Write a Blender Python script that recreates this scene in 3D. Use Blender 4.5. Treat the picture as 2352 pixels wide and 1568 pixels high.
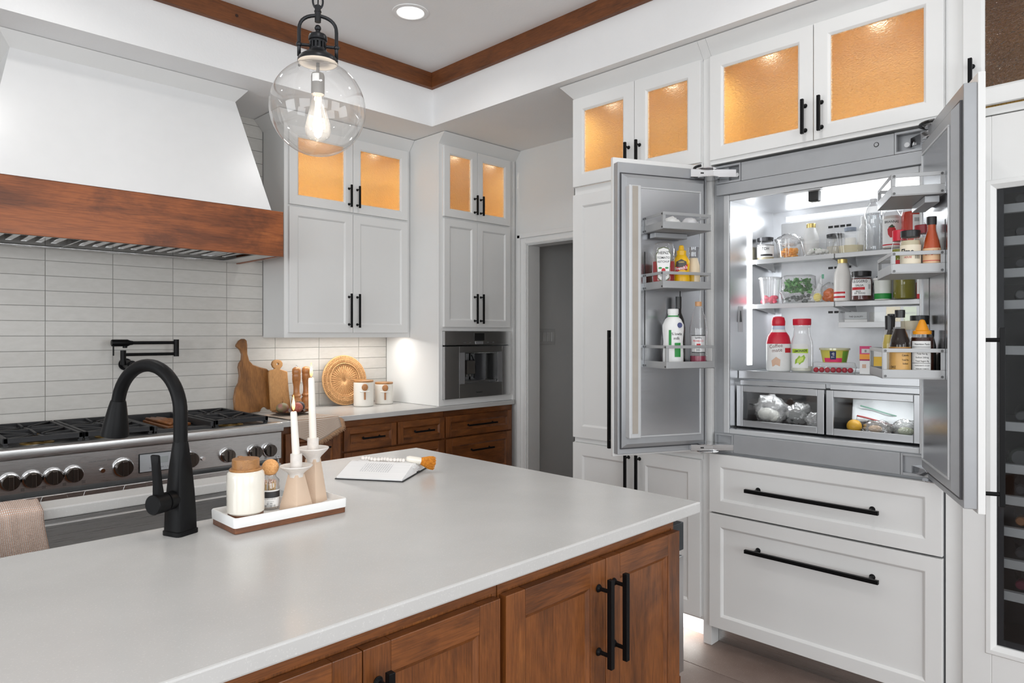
import bpy, bmesh, math, random
from mathutils import Vector, Matrix, Euler, noise
random.seed(7)
for o in list(bpy.data.objects): bpy.data.objects.remove(o, do_unlink=True)
SC = bpy.context.scene
COL = SC.collection
PI = math.pi
rad = math.radians

# ------------------------------------------------------------------ camera (photo frame 2352 x 1568)
F, CX, HY, H, R2 = 1568.0, 1176.0, 770.0, 1.37, math.sqrt(.5)
cam = bpy.data.cameras.new('camera')
cam.sensor_width = 36; cam.lens = F / 2352 * 36
cam.shift_y = (HY - 784) / 2352
cam.clip_start = .02
camo = bpy.data.objects.new('camera', cam); COL.objects.link(camo)
camo.location = (0, 0, H); camo.rotation_euler = (PI/2, 0, -PI/4)
SC.camera = camo

# ------------------------------------------------------------------ world, large lights, exposure
wd = bpy.data.worlds.new('daylight'); SC.world = wd; wd.use_nodes = True
bgn = wd.node_tree.nodes['Background']
bgn.inputs[0].default_value = (.86, .93, 1, 1); bgn.inputs[1].default_value = 1.2
SC.view_settings.view_transform = 'Standard'
SC.view_settings.look = 'None'
SC.view_settings.exposure = -1.42
SC.view_settings.gamma = 1.0
SC.view_settings.use_curve_mapping = False
def area(name, loc, rot, sx, sy, power, col=(1, 1, 1), shape='RECTANGLE', spread=180):
    l = bpy.data.lights.new(name, 'AREA'); l.shape = shape; l.size = sx; l.size_y = sy
    l.energy = power; l.color = col; l.spread = rad(spread)
    o = bpy.data.objects.new(name, l); COL.objects.link(o); o.location = loc; o.rotation_euler = rot
    return o
# daylight through the windows behind the camera (in the window openings of the two walls there; the globe mirrors them)
WIN_P = 185
area('window_left_wide_offscreen', (-3.505, -1.2, 1.55), (PI/2, 0, -PI/2), 2.6, 1.7, WIN_P, (.93, .97, 1))
area('window_left_narrow_offscreen', (-3.505, 2.0, 1.55), (PI/2, 0, -PI/2), 1.8, 1.7, WIN_P*.7, (.93, .97, 1))
area('window_front_wide_offscreen', (-1.0, -3.505, 1.55), (PI/2, 0, 0), 2.6, 1.7, WIN_P, (.93, .97, 1))
area('window_front_narrow_offscreen', (2.0, -3.505, 1.55), (PI/2, 0, 0), 1.8, 1.7, WIN_P*.7, (.93, .97, 1))
# recessed ceiling cans (the one in view and the grid it belongs to)
CANS = [(2.06, 2.78), (.55, 2.78), (-1.0, 2.78), (2.06, 1.0), (.55, .75), (-1.0, 1.0), (2.06, -.8), (.55, -.8), (-1.0, -.8)]
CAN_P = 7.5
for ci_, (cx_, cy_) in enumerate(CANS):
    area('can_light' if ci_ == 0 else 'can_light_%d_offscreen' % (ci_+1), (cx_, cy_, 2.975), (0, 0, 0), .13, .13, CAN_P, (1, .98, .955), 'DISK', 150)

# ------------------------------------------------------------------ pixel helpers
def uu(px): return (px - CX) / F
def onz(px, py, z):
    u = uu(px); v = (HY - py) / F; t = (z - H) / v
    return Vector((R2*(1+u)*t, R2*(1-u)*t, z))
def onx(px, py, x):
    u = uu(px); v = (HY - py) / F; t = x / (R2*(1+u))
    return Vector((x, R2*(1-u)*t, H + v*t))
def ony(px, py, y):
    u = uu(px); v = (HY - py) / F; t = y / (R2*(1-u))
    return Vector((R2*(1+u)*t, y, H + v*t))
def yx(px, x): u = uu(px); return x*(1-u)/(1+u)      # y on plane x under pixel column px
def xy(px, y): u = uu(px); return y*(1+u)/(1-u)      # x on plane y
def facecam(x, y): return math.atan2(-x, y)

# ------------------------------------------------------------------ materials
def lin(c):
    c = c / 255
    return c/12.92 if c <= .04045 else ((c+.055)/1.055)**2.4
def C(r, g, b): return (lin(r), lin(g), lin(b), 1)
class NT:
    def __init__(s, name):
        s.m = bpy.data.materials.new(name); s.m.use_nodes = True
        s.t = s.m.node_tree; s.n = s.t.nodes; s.b = s.n['Principled BSDF']; s.out = s.n['Material Output']
    def add(s, typ, **kw):
        n = s.n.new(typ)
        for k, v in kw.items(): setattr(n, k, v)
        return n
    def link(s, a, b): s.t.links.new(a, b)
    def set(s, **kw):
        for k, v in kw.items(): s.b.inputs[k.replace('_', ' ')].default_value = v
    def coord(s, scale=(1, 1, 1), rnd=False, kind='Object'):
        tc = s.add('ShaderNodeTexCoord'); mp = s.add('ShaderNodeMapping')
        mp.inputs['Scale'].default_value = scale
        s.link(tc.outputs[kind], mp.inputs['Vector'])
        if rnd:
            oi = s.add('ShaderNodeObjectInfo'); mu = s.add('ShaderNodeMath', operation='MULTIPLY')
            mu.inputs[1].default_value = 37.0; s.link(oi.outputs['Random'], mu.inputs[0])
            cb = s.add('ShaderNodeCombineXYZ')
            for i in range(3): s.link(mu.outputs[0], cb.inputs[i])
            s.link(cb.outputs[0], mp.inputs['Location'])
        return mp.outputs[0]
    def noise(s, vec, scale, detail=4, rough=.55, dist=0):
        n = s.add('ShaderNodeTexNoise'); n.inputs['Scale'].default_value = scale
        n.inputs['Detail'].default_value = detail; n.inputs['Roughness'].default_value = rough
        n.inputs['Distortion'].default_value = dist
        if vec is not None: s.link(vec, n.inputs['Vector'])
        return n.outputs['Fac']
    def ramp(s, fac, stops):
        r = s.add('ShaderNodeValToRGB'); e = r.color_ramp.elements
        e[0].position, e[0].color = stops[0]; e[1].position, e[1].color = stops[-1]
        for p, c in stops[1:-1]:
            k = e.new(p); k.color = c
        s.link(fac, r.inputs[0]); return r.outputs[0]
    def mix(s, fac, a, b, blend='MIX'):
        m = s.add('ShaderNodeMix', data_type='RGBA', blend_type=blend)
        if isinstance(fac, (int, float)): m.inputs[0].default_value = fac
        else: s.link(fac, m.inputs[0])
        for i, v in ((6, a), (7, b)):
            if isinstance(v, tuple): m.inputs[i].default_value = v
            else: s.link(v, m.inputs[i])
        return m.outputs[2]
    def bump(s, fac, strength, dist=.01):
        b = s.add('ShaderNodeBump'); b.inputs['Strength'].default_value = strength
        b.inputs['Distance'].default_value = dist
        s.link(fac, b.inputs['Height']); s.link(b.outputs[0], s.b.inputs['Normal']); return b
def tint(c, k): return (min(1, c[0]*k), min(1, c[1]*k), min(1, c[2]*k), 1)
MATS = {}
def plain(name, col, rough=.5, metal=0, var=.06, scale=12, bump=0, bscale=60, **kw):
    """paint, plastic, ceramic ...: one colour with a little procedural variation"""
    if name in MATS: return MATS[name]
    t = NT(name); v = t.coord()
    f = t.noise(v, scale, 3)
    t.link(t.ramp(f, [(.3, tint(col, 1-var)), (.7, tint(col, 1+var))]), t.b.inputs['Base Color'])
    t.set(Roughness=rough, Metallic=metal)
    for k, x in kw.items(): t.set(**{k: x})
    if bump: t.bump(t.noise(v, bscale, 4), bump, .004)
    MATS[name] = t.m; return t.m
def steel(name, col, rough, axis='x', amt=.12):
    t = NT(name)
    sc = {'x': (4, 420, 420), 'y': (420, 4, 420), 'z': (420, 420, 4)}[axis]
    amt *= .45
    f = t.noise(t.coord(sc), 2, 3, .6)
    t.link(t.ramp(f, [(.25, tint(col, 1-amt)), (.75, tint(col, 1+amt))]), t.b.inputs['Base Color'])
    r = t.add('ShaderNodeMapRange'); r.inputs[3].default_value = rough*.8; r.inputs[4].default_value = rough*1.25
    t.link(f, r.inputs[0]); t.link(r.outputs[0], t.b.inputs['Roughness'])
    t.set(Metallic=1.0); t.bump(f, .025, .0006)
    return t.m
def wood(name, light, mid, dark, axis='z', rough=.38, sc=1.0, blotch=.75, coat=.2):
    t = NT(name)
    k = {'x': (1.6, 11, 11), 'y': (11, 1.6, 11), 'z': (11, 11, 1.6)}[axis]
    vec = t.coord(tuple(a*sc for a in k), rnd=True)
    g = t.noise(vec, 1.5, 8, .66, .7)
    kf = {'x': (7, 150, 150), 'y': (150, 7, 150), 'z': (150, 150, 7)}[axis]
    fine = t.noise(t.coord(tuple(a*sc for a in kf), rnd=True), 2.2, 3, .6)
    k2 = {'x': (3, 6, 6), 'y': (6, 3, 6), 'z': (6, 6, 3)}[axis]
    bl = t.noise(t.coord(tuple(a*sc for a in k2), rnd=True), 1.3, 6, .62, .5)
    c1 = t.ramp(g, [(.25, dark), (.45, mid), (.58, mid), (.80, light)])
    c2 = t.ramp(fine, [(.38, (.52, .50, .47, 1)), (.58, (1, 1, 1, 1))])
    c = t.mix(.65, c1, c2, 'MULTIPLY')
    b2 = t.ramp(bl, [(.36, (.40, .37, .35, 1)), (.56, (1.0, 1.0, 1.0, 1))])
    c = t.mix(blotch, c, b2, 'MULTIPLY')
    t.link(c, t.b.inputs['Base Color'])
    t.set(Roughness=rough, Coat_Weight=coat, Coat_Roughness=.25)
    t.bump(fine, .08, .002)
    return t.m
def thin(name, col=(1, 1, 1, 1), gloss=.06, alpha=0.0, rough=.02, diff=(.9, .9, .9, 1), bump=0, bscale=30, edge=.5):
    """thin clear wall (bottle, globe, film): transparent + fresnel gloss + some milky diffuse"""
    t = NT(name)
    tr = t.add('ShaderNodeBsdfTransparent'); tr.inputs[0].default_value = col
    gl = t.add('ShaderNodeBsdfGlossy'); gl.inputs['Roughness'].default_value = rough
    df = t.add('ShaderNodeBsdfDiffuse'); df.inputs[0].default_value = diff
    lw = t.add('ShaderNodeLayerWeight'); lw.inputs[0].default_value = edge
    mr = t.add('ShaderNodeMapRange'); mr.inputs[1].default_value = 0; mr.inputs[2].default_value = 1
    mr.inputs[3].default_value = gloss; mr.inputs[4].default_value = min(1, gloss+.75)
    pw = t.add('ShaderNodeMath', operation='POWER'); pw.inputs[1].default_value = 2.2
    t.link(lw.outputs['Facing'], pw.inputs[0]); t.link(pw.outputs[0], mr.inputs[0])
    m1 = t.add('ShaderNodeMixShader'); m1.inputs[0].default_value = alpha
    t.link(tr.outputs[0], m1.inputs[1]); t.link(df.outputs[0], m1.inputs[2])
    m2 = t.add('ShaderNodeMixShader')
    t.link(mr.outputs[0], m2.inputs[0]); t.link(m1.outputs[0], m2.inputs[1]); t.link(gl.outputs[0], m2.inputs[2])
    f = t.noise(t.coord(), bscale, 3)
    if bump:
        b = t.add('ShaderNodeBump'); b.inputs['Strength'].default_value = bump; b.inputs['Distance'].default_value = .01
        t.link(f, b.inputs['Height'])
        for q in (gl, df): t.link(b.outputs[0], q.inputs['Normal'])
        t.link(b.outputs[0], lw.inputs['Normal'])
    t.link(m2.outputs[0], t.out.inputs['Surface'])
    return t.m
def emit(name, col, s):
    t = NT(name); e = t.add('ShaderNodeEmission'); e.inputs[0].default_value = col; e.inputs[1].default_value = s
    t.link(e.outputs[0], t.out.inputs['Surface']); return t.m

white = plain('white_cabinet_paint', (.80, .80, .79, 1), .38, var=.012, scale=3)
wallm = plain('white_wall_paint', (.80, .80, .79, 1), .6, var=.015, scale=4, bump=.12, bscale=90)
ceilm = plain('ceiling_paint', (.90, .90, .90, 1), .7, var=.012, scale=4, bump=.18, bscale=70)
greym = plain('grey_wall_paint', (.52, .51, .50, 1), .7, var=.02, bump=.1)
black = plain('matte_black_metal', (.004, .004, .0045, 1), .42, 0, var=.1, Specular_IOR_Level=.16)
blackp = plain('black_plastic_and_slot_shade', (.01, .01, .01, 1), .35)  # black plastic parts, and painted shade for the open vent and hinge slots
iron = plain('cast_iron', (.018, .018, .02, 1), .5, .2, var=.2, bump=.2, bscale=200)
chrome = plain('polished_chrome', (.75, .75, .76, 1), .1, 1, var=.03)
steelx = steel('brushed_steel', (.60, .595, .59, 1), .28, 'x')
steelz = steel('brushed_steel_upright', (.58, .58, .58, 1), .3, 'z')
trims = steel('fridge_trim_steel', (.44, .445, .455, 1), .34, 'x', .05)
linerm = steel('fridge_liner_steel', (.72, .73, .75, 1), .3, 'x', .06)
coffeem = steel('appliance_steel', (.60, .595, .59, 1), .24, 'x', .05)
fgrey = plain('fridge_grey_enamel', (.40, .41, .425, 1), .38, .35, var=.03)
fgreyl = plain('fridge_light_grey', (.60, .61, .62, 1), .35, .2, var=.02)
gasket = plain('dark_gasket', (.05, .05, .055, 1), .5)
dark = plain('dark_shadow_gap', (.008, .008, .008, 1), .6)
woodz = wood('stained_alder_upright', C(168, 104, 50), C(128, 74, 32), C(68, 37, 15), 'z')
woodx = wood('stained_alder_level', C(168, 104, 50), C(128, 74, 32), C(68, 37, 15), 'x')
wooddx, wooddz = woodx, woodz
hoodw = wood('hood_cherry', C(196, 118, 60), C(164, 90, 42), C(102, 52, 22), 'x', sc=.7, blotch=.95)
beamx = wood('beam_pine_x', C(144, 88, 44), C(124, 71, 33), C(90, 50, 22), 'x', rough=.55, sc=1.2, blotch=.35, coat=0)
beamy = wood('beam_pine_y', C(144, 88, 44), C(124, 71, 33), C(90, 50, 22), 'y', rough=.55, sc=1.2, blotch=.35, coat=0)
maple = wood('cabinet_interior_maple', C(238, 204, 130), C(232, 191, 111), C(221, 172, 90), 'z', blotch=.08, coat=0)
clear = thin('clear_glass', gloss=.05)
# ------------------------------------------------------------------ mesh helpers
class MB:
    def __init__(s): s.bm = bmesh.new()
    def v(s, *c): return s.bm.verts.new(c if len(c) == 3 else c[0])
    def f(s, vs):
        try: return s.bm.faces.new(vs)
        except ValueError: return None
    def hexa(s, p):
        v = [s.v(q) for q in p]
        for i in ((0, 3, 2, 1), (4, 5, 6, 7), (0, 1, 5, 4), (1, 2, 6, 5), (2, 3, 7, 6), (3, 0, 4, 7)): s.f([v[k] for k in i])
        return s
    def box(s, x0, x1, y0, y1, z0, z1):
        return s.hexa([(x0, y0, z0), (x1, y0, z0), (x1, y1, z0), (x0, y1, z0), (x0, y0, z1), (x1, y0, z1), (x1, y1, z1), (x0, y1, z1)])
    def frus(s, b, t):  # bottom rect (x0,x1,y0,y1,z), top rect
        return s.hexa([(b[0], b[2], b[4]), (b[1], b[2], b[4]), (b[1], b[3], b[4]), (b[0], b[3], b[4]),
                       (t[0], t[2], t[4]), (t[1], t[2], t[4]), (t[1], t[3], t[4]), (t[0], t[3], t[4])])
    def rings(s, rs, cap=True, closed=False):
        L = [[s.v(p) for p in r] for r in rs]; n = len(L[0])
        for a, b in zip(L, L[1:] + ([L[0]] if closed else [])):
            for i in range(n): s.f([a[i], a[(i+1) % n], b[(i+1) % n], b[i]])
        if cap and not closed:
            s.f(list(reversed(L[0]))); s.f(L[-1])
        return s
    def tube(s, pts, r, seg=10, cap=True, closed=False):
        pts = [Vector(p) for p in pts]; n = len(pts)
        rr = r if isinstance(r, (list, tuple)) else [r]*n
        rs = []; up = None
        for i, p in enumerate(pts):
            if closed: t = pts[(i+1) % n] - pts[i-1]
            else: t = pts[min(i+1, n-1)] - pts[max(i-1, 0)]
            t.normalize()
            if up is None:
                a = Vector((0, 0, 1)) if abs(t.z) < .9 else Vector((1, 0, 0))
                up = (a - t*a.dot(t)).normalized()
            else: up = (up - t*up.dot(t)).normalized()
            w = t.cross(up)
            rs.append([p + (up*math.cos(2*PI*k/seg) + w*math.sin(2*PI*k/seg))*rr[i] for k in range(seg)])
        return s.rings(rs, cap, closed)
    def cyl(s, p0, p1, r0, r1=None, seg=16): return s.tube([p0, p1], [r0, r0 if r1 is None else r1], seg)
    def lathe(s, prof, c=(0, 0, 0), seg=24, cap=True):
        return s.rings([[(c[0]+r*math.cos(2*PI*k/seg), c[1]+r*math.sin(2*PI*k/seg), c[2]+z) for k in range(seg)] for r, z in prof], cap)
    def sph(s, c, r, sc=(1, 1, 1), seg=14):
        n = seg//2
        prof = [(max(1e-4, math.sin(PI*i/n)), -math.cos(PI*i/n)) for i in range(n+1)]
        return s.rings([[(c[0]+r*sc[0]*a*math.cos(2*PI*k/seg), c[1]+r*sc[1]*a*math.sin(2*PI*k/seg), c[2]+r*sc[2]*z) for k in range(seg)] for a, z in prof])
    def prism(s, pts, y0, y1):  # outline in (x,z), front at y0
        a = [s.v(x, y0, z) for x, z in pts]; b = [s.v(x, y1, z) for x, z in pts]; n = len(pts)
        s.f(a); s.f(list(reversed(b)))
        for i in range(n): s.f([a[i], b[i], b[(i+1) % n], a[(i+1) % n]])
        return s
    def slab(s, pts, z0, z1):  # outline in (x,y)
        a = [s.v(x, y, z0) for x, y in pts]; b = [s.v(x, y, z1) for x, y in pts]; n = len(pts)
        s.f(list(reversed(a))); s.f(b)
        for i in range(n): s.f([a[i], a[(i+1) % n], b[(i+1) % n], b[i]])
        return s
    def grid(s, fn, nu, nv, thick=0):
        g = [[s.v(fn(i/nu, j/nv)) for j in range(nv+1)] for i in range(nu+1)]
        for i in range(nu):
            for j in range(nv): s.f([g[i][j], g[i+1][j], g[i+1][j+1], g[i][j+1]])
        return s
    def out(s, name, mat, parent=None, bevel=0, smooth=False, sub=0, solid=0, flip=True, mats=None):
        if flip: bmesh.ops.recalc_face_normals(s.bm, faces=s.bm.faces)
        me = bpy.data.meshes.new(name); s.bm.to_mesh(me); s.bm.free()
        if smooth:
            for p in me.polygons: p.use_smooth = True
            if smooth != 'all':
                try: me.set_sharp_from_angle(angle=rad(38))
                except Exception: pass
        me.materials.append(mat)
        o = bpy.data.objects.new(name, me); COL.objects.link(o); o.parent = parent
        if solid: m = o.modifiers.new('solid', 'SOLIDIFY'); m.thickness = solid; m.offset = 0
        if sub: m = o.modifiers.new('sub', 'SUBSURF'); m.levels = m.render_levels = sub
        if bevel:
            m = o.modifiers.new('bevel', 'BEVEL'); m.width = bevel; m.segments = 2; m.limit_method = 'ANGLE'; m.angle_limit = rad(40)
        return o
def tag(o, label=None, cat=None, group=None, kind=None):
    if label: o['label'] = label
    if cat: o['category'] = cat
    if group: o['group'] = group
    if kind: o['kind'] = kind
    return o
def thing(name, label, cat, loc=(0, 0, 0), rz=0, group=None):
    o = bpy.data.objects.new(name, None); COL.objects.link(o); o.empty_display_size = .05
    o.location = loc; o.rotation_euler = (0, 0, rz)
    return tag(o, label, cat, group)
def struct(o): o['kind'] = 'structure'; return o
def copy_tree(o, parent=None):
    c = o.copy(); COL.objects.link(c); c.parent = parent
    for ch in list(o.children): copy_tree(ch, c)
    return c
def rr(x0, x1, y0, y1, r, n=4):   # rounded rectangle outline
    P = []
    for cx, cy, a in ((x1-r, y0+r, -PI/2), (x1-r, y1-r, 0), (x0+r, y1-r, PI/2), (x0+r, y0+r, PI)):
        for i in range(n+1): P.append((cx+r*math.cos(a+PI/2*i/n), cy+r*math.sin(a+PI/2*i/n)))
    return P
def holed(mb, x0, x1, z0, z1, hx0, hx1, hz0, hz1, y0, y1):   # upright plate with one slot
    mb.box(x0, hx0, y0, y1, z0, z1); mb.box(hx1, x1, y0, y1, z0, z1)
    mb.box(hx0, hx1, y0, y1, z0, hz0); mb.box(hx0, hx1, y0, y1, hz1, z1)
    return mb
def smooth_path(pts, n=6):
    pts = [Vector(p) for p in pts]; out = []
    for i in range(len(pts)-1):
        p0 = pts[max(i-1, 0)]; p1 = pts[i]; p2 = pts[i+1]; p3 = pts[min(i+2, len(pts)-1)]
        for k in range(n):
            t = k/n
            out.append(.5*((2*p1)+(p2-p0)*t+(2*p0-5*p1+4*p2-p3)*t*t+(3*p1-p0-3*p2+p3)*t**3))
    out.append(pts[-1]); return out
# lettering: flat in x/z facing -y, optionally wrapped on a cylinder of radius rad_
def lettering(s, size, cx, cz, y, mat, parent, wrap=None, name='lettering', bold=0.0, sx=1.0, rot=0):
    cu = bpy.data.curves.new('text', 'FONT'); cu.body = s; cu.size = size; cu.align_x = 'CENTER'; cu.align_y = 'CENTER'
    cu.resolution_u = 2; cu.offset = bold*size
    to = bpy.data.objects.new('text', cu)
    me = bpy.data.meshes.new_from_object(to)
    bpy.data.objects.remove(to); bpy.data.curves.remove(cu)
    me.name = name; ca, sa = math.cos(rot), math.sin(rot)
    for v in me.vertices:
        x, z = v.co.x*sx, v.co.y
        x, z = x*ca-z*sa, x*sa+z*ca
        x += cx; z += cz
        if wrap:
            r = wrap(z) if callable(wrap) else wrap
            v.co = (r*math.sin(x/r), -r*math.cos(x/r), z)
        else: v.co = (x, y, z)
    me.materials.clear(); me.materials.append(mat)
    o = bpy.data.objects.new(name, me); COL.objects.link(o); o.parent = parent
    return o
# ------------------------------------------------------------------ cabinet parts (front faces -y, x to the right)
def pull(parent, horiz, a0, a1, b, y=0, w=.011, proj=.032, inset=.02, name='handle', mat=None):
    """bar pull: horiz -> along x from a0..a1 at z=b ; else along z at x=b"""
    m = MB()
    if horiz: m.box(a0, a1, y-proj-w/2, y-proj+w/2, b-w/2, b+w/2)
    else: m.box(b-w/2, b+w/2, y-proj-w/2, y-proj+w/2, a0, a1)
    for q in (a0+inset, a1-inset):
        p = (q, 0, b) if horiz else (b, 0, q)
        m.cyl((p[0], y-proj, p[2]), (p[0], y, p[2]), w*.38, seg=10)
        m.cyl((p[0], y-.003, p[2]), (p[0], y, p[2]), w*.75, seg=14)
        m.cyl((p[0], y-.008, p[2]), (p[0], y-.003, p[2]), w*.42, w*.7, seg=14)
    return m.out(name, mat or black, parent, bevel=.0012)
def ring_frame(x0, x1, z0, z1, fw, y, th, slope=.009, rec=.008):
    """shaker frame: front at y-th, inner edge slopes in"""
    m = MB(); yf = y-th
    def rect(d, yy): return [m.v(x0+d, yy, z0+d), m.v(x1-d, yy, z0+d), m.v(x1-d, yy, z1-d), m.v(x0+d, yy, z1-d)]
    A = rect(0, y); B = rect(0, yf); Cc = rect(fw-slope, yf); D = rect(fw, yf+rec); E_ = rect(fw, y)
    for P, Q in ((A, B), (B, Cc), (Cc, D), (D, E_), (E_, A)):
        for i in range(4): m.f([P[i], P[(i+1) % 4], Q[(i+1) % 4], Q[i]])
    return m
def white_door(parent, x0, x1, z0, z1, y=0, fw=.06, th=.02, glass=None, name='door', mat=None):
    d = ring_frame(x0, x1, z0, z1, fw, y, th).out(name, mat or white, parent, bevel=.0015)
    if glass:
        MB().box(x0+fw-.004, x1-fw+.004, y-.011, y-.007, z0+fw-.004, z1-fw+.004).out('pane', glass, d)
    else:
        MB().box(x0+fw-.006, x1-fw+.006, y-.0115, y-.001, z0+fw-.006, z1-fw+.006).out('panel', mat or white, d)
    return d
def wood_door(parent, x0, x1, z0, z1, y=0, fw=.06, th=.02, mz=None, mx=None, name='door'):
    mz = mz or woodz; mx = mx or woodx
    d = MB().box(x0+fw-.006, x1-fw+.006, y-.0105, y-.001, z0+fw-.006, z1-fw+.006).out(name, mz if (z1-z0) > (x1-x0)*.8 else mx, parent)
    s = .010
    for (a, b) in ((x0, x0+fw), (x1-fw, x1)):
        MB().box(a, b, y-th, y, z0, z1).out('stile', mz, d, bevel=.0015)
    for (a, b) in ((z0, z0+fw), (z1-fw, z1)):
        MB().box(x0+fw, x1-fw, y-th, y, a, b).out('rail', mx, d, bevel=.0015)
    m = MB(); a0, a1, b0, b1 = x0+fw, x1-fw, z0+fw, z1-fw
    def rect(e, yy): return [m.v(a0+e, yy, b0+e), m.v(a1-e, yy, b0+e), m.v(a1-e, yy, b1-e), m.v(a0+e, yy, b1-e)]
    P, Q, T = rect(0, y-th+.003), rect(s, y-.0105), rect(0, y-.0105)
    for U, V in ((P, Q), (Q, T), (T, P)):
        for i in range(4): m.f([U[i], U[(i+1) % 4], V[(i+1) % 4], V[i]])
    m.out('bead_moulding', mz, d)
    return d
# ================================================================== THE ROOM
XW, YW, ZS, ZC = 3.45, 4.0, 2.67, 2.99          # right wall, back wall, soffit underside, tray ceiling
SX, SY = 2.655, 3.357                            # soffit faces
XL, YL = -3.5, -3.5
# floor with large stone tiles
fl_mat = NT('floor_stone'); v_ = fl_mat.coord()
n1 = fl_mat.noise(v_, 5, 6); n2 = fl_mat.noise(v_, 260, 2)
c_ = fl_mat.ramp(n1, [(.3, C(118, 100, 92)), (.7, C(140, 122, 113))])
c_ = fl_mat.mix(fl_mat.ramp(n2, [(.66, (0, 0, 0, 1)), (.72, (1, 1, 1, 1))]), c_, C(190, 178, 170))
fl_mat.link(c_, fl_mat.b.inputs['Base Color']); fl_mat.set(Roughness=.45)
floor = struct(MB().box(XL, 5.2, YL, YW, -.1, -.006).out('floor', plain('grout', (.12, .1, .09, 1), .9)))
TS = .9
me = MB().box(-TS/2+.0015, TS/2-.0015, -TS/2+.0015, TS/2-.0015, -.006, 0).out('tile', fl_mat.m, floor, bevel=.001)
first = True
for i in range(-4, 6):
    for j in range(-4, 5):
        x, y = .3+.9*i, .42+.9*j
        if x-TS/2 < XL or x+TS/2 > 5.2 or y-TS/2 < YL or y+TS/2 > YW: continue
        o = me if first else me.copy()
        if not first: COL.objects.link(o)
        first = False; o.location = (x, y, 0)
# ceiling: tray + soffit ring
ce = MB().box(XL, SX, YL, SY, ZC, ZC+.1)
ce.box(SX, XW+.12, YL, YW+.1, ZS, ZC+.1); ce.box(XL, SX, SY, YW+.1, ZS, ZC+.1)
ce.box(XL, -2.7, YL, SY, ZS, ZC); ce.box(-2.7, SX, YL, -2.7, ZS, ZC)
struct(ce.out('ceiling', ceilm))
b = struct(MB().box(-2.7, SX, SY-.03, SY, ZC-.094, ZC).out('trim_1', beamx, bevel=.003)); tag(b, 'stained pine beam along the top of the soffit over the range')
km = plain('wood_knot', C(52, 26, 10), .6)
for kx, kz in ((1.415, ZC-.05), (1.98, ZC-.04), (.9, ZC-.06)):
    MB().cyl((kx, SY-.0312, kz), (kx, SY-.03, kz), .008, seg=10).out('knot', km, b)
b = struct(MB().box(SX-.03, SX, -2.7, SY-.03, ZC-.094, ZC).out('trim_2', beamy, bevel=.003)); tag(b, 'stained pine beam along the soffit over the refrigerator wall')
# recessed lights
for i, (x, y) in enumerate(CANS):
    if i: t = copy_tree(can); t.location = (x, y, 0); t['label'] = 'round recessed can light in the tray ceiling'; continue
    can = thing('recessed_light', 'lit round recessed can light in the tray ceiling near the beam corner', 'ceiling light', (x, y, 0), group='recessed ceiling lights')
    tr = MB(); n = 32
    tr.rings([[(r*math.cos(2*PI*k/n), r*math.sin(2*PI*k/n), z) for k in range(n)] for r, z in ((.09, ZC), (.09, ZC-.004), (.07, ZC-.006), (.066, ZC-.002), (.066, ZC))], cap=False, closed=True)
    tr.out('trim_ring', plain('can_trim_white', (.85, .85, .85, 1), .4), can, smooth=True)
    MB().cyl((0, 0, ZC-.003), (0, 0, ZC-.0005), .066, seg=32).out('lens', emit('can_lens_glow', (1, .97, .93, 1), 9), can)
# back wall and backsplash tiles
wall = struct(MB().box(XL, XW+.12, YW+.006, YW+.1, 0, ZS).out('wall_back', plain('tile_grout', (.40, .39, .38, 1), .9)))
tm = NT('backsplash_tile'); v_ = tm.coord((1.5, 1, 4), rnd=True)
f_ = tm.noise(v_, 14, 6, .6, .3)
oi = tm.add('ShaderNodeObjectInfo')
c_ = tm.ramp(f_, [(.25, C(199, 196, 190)), (.75, C(209, 206, 201))])
c2 = tm.ramp(oi.outputs['Random'], [(0, (.93, .925, .92, 1)), (1, (1, 1, 1, 1))])
c_ = tm.mix(1.0, c_, c2, 'MULTIPLY'); tm.link(c_, tm.b.inputs['Base Color']); tm.set(Roughness=.32); tm.bump(f_, .025, .001)
def tile_obj(x0, x1, z0, z1, cache={}):
    w, h = round(x1-x0, 3), round(z1-z0, 3)
    if (w, h) not in cache:
        o = MB().box(0, w, 0, .006, 0, h).out('tile', tm.m, wall, bevel=.0008); cache[(w, h)] = o.data
        o.location = (x0, YW, z0)
    else:
        o = bpy.data.objects.new('tile', cache[(w, h)]); COL.objects.link(o); o.parent = wall; o.location = (x0, YW, z0)
        m = o.modifiers.new('bevel', 'BEVEL'); m.width = .0008; m.segments = 2; m.limit_method = 'ANGLE'
TG = .0010
for j in range(-2, 7):
    x0, x1 = .7514+.297*j+TG, .7514+.297*(j+1)-TG
    x1 = min(x1, 2.755)
    for k in range(-7, 18):
        z0, z1 = 1.367+.0743*k+TG, 1.367+.0743*(k+1)-TG
        z0 = max(z0, .9145); z1 = min(z1, ZS-.001)
        if z1-z0 < .004: continue
        if x0 > 1.85 and z0 > 1.372: continue
        xx1 = min(x1, 1.858) if z0 > 1.36 else x1
        if xx1-x0 < .01: continue
        if .55 < x0 and xx1 < 1.4 and z0 > 2.0: continue
        if z1 < .93 and x0 < 1.5: continue
        tile_obj(x0, xx1, z0, z1)
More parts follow.
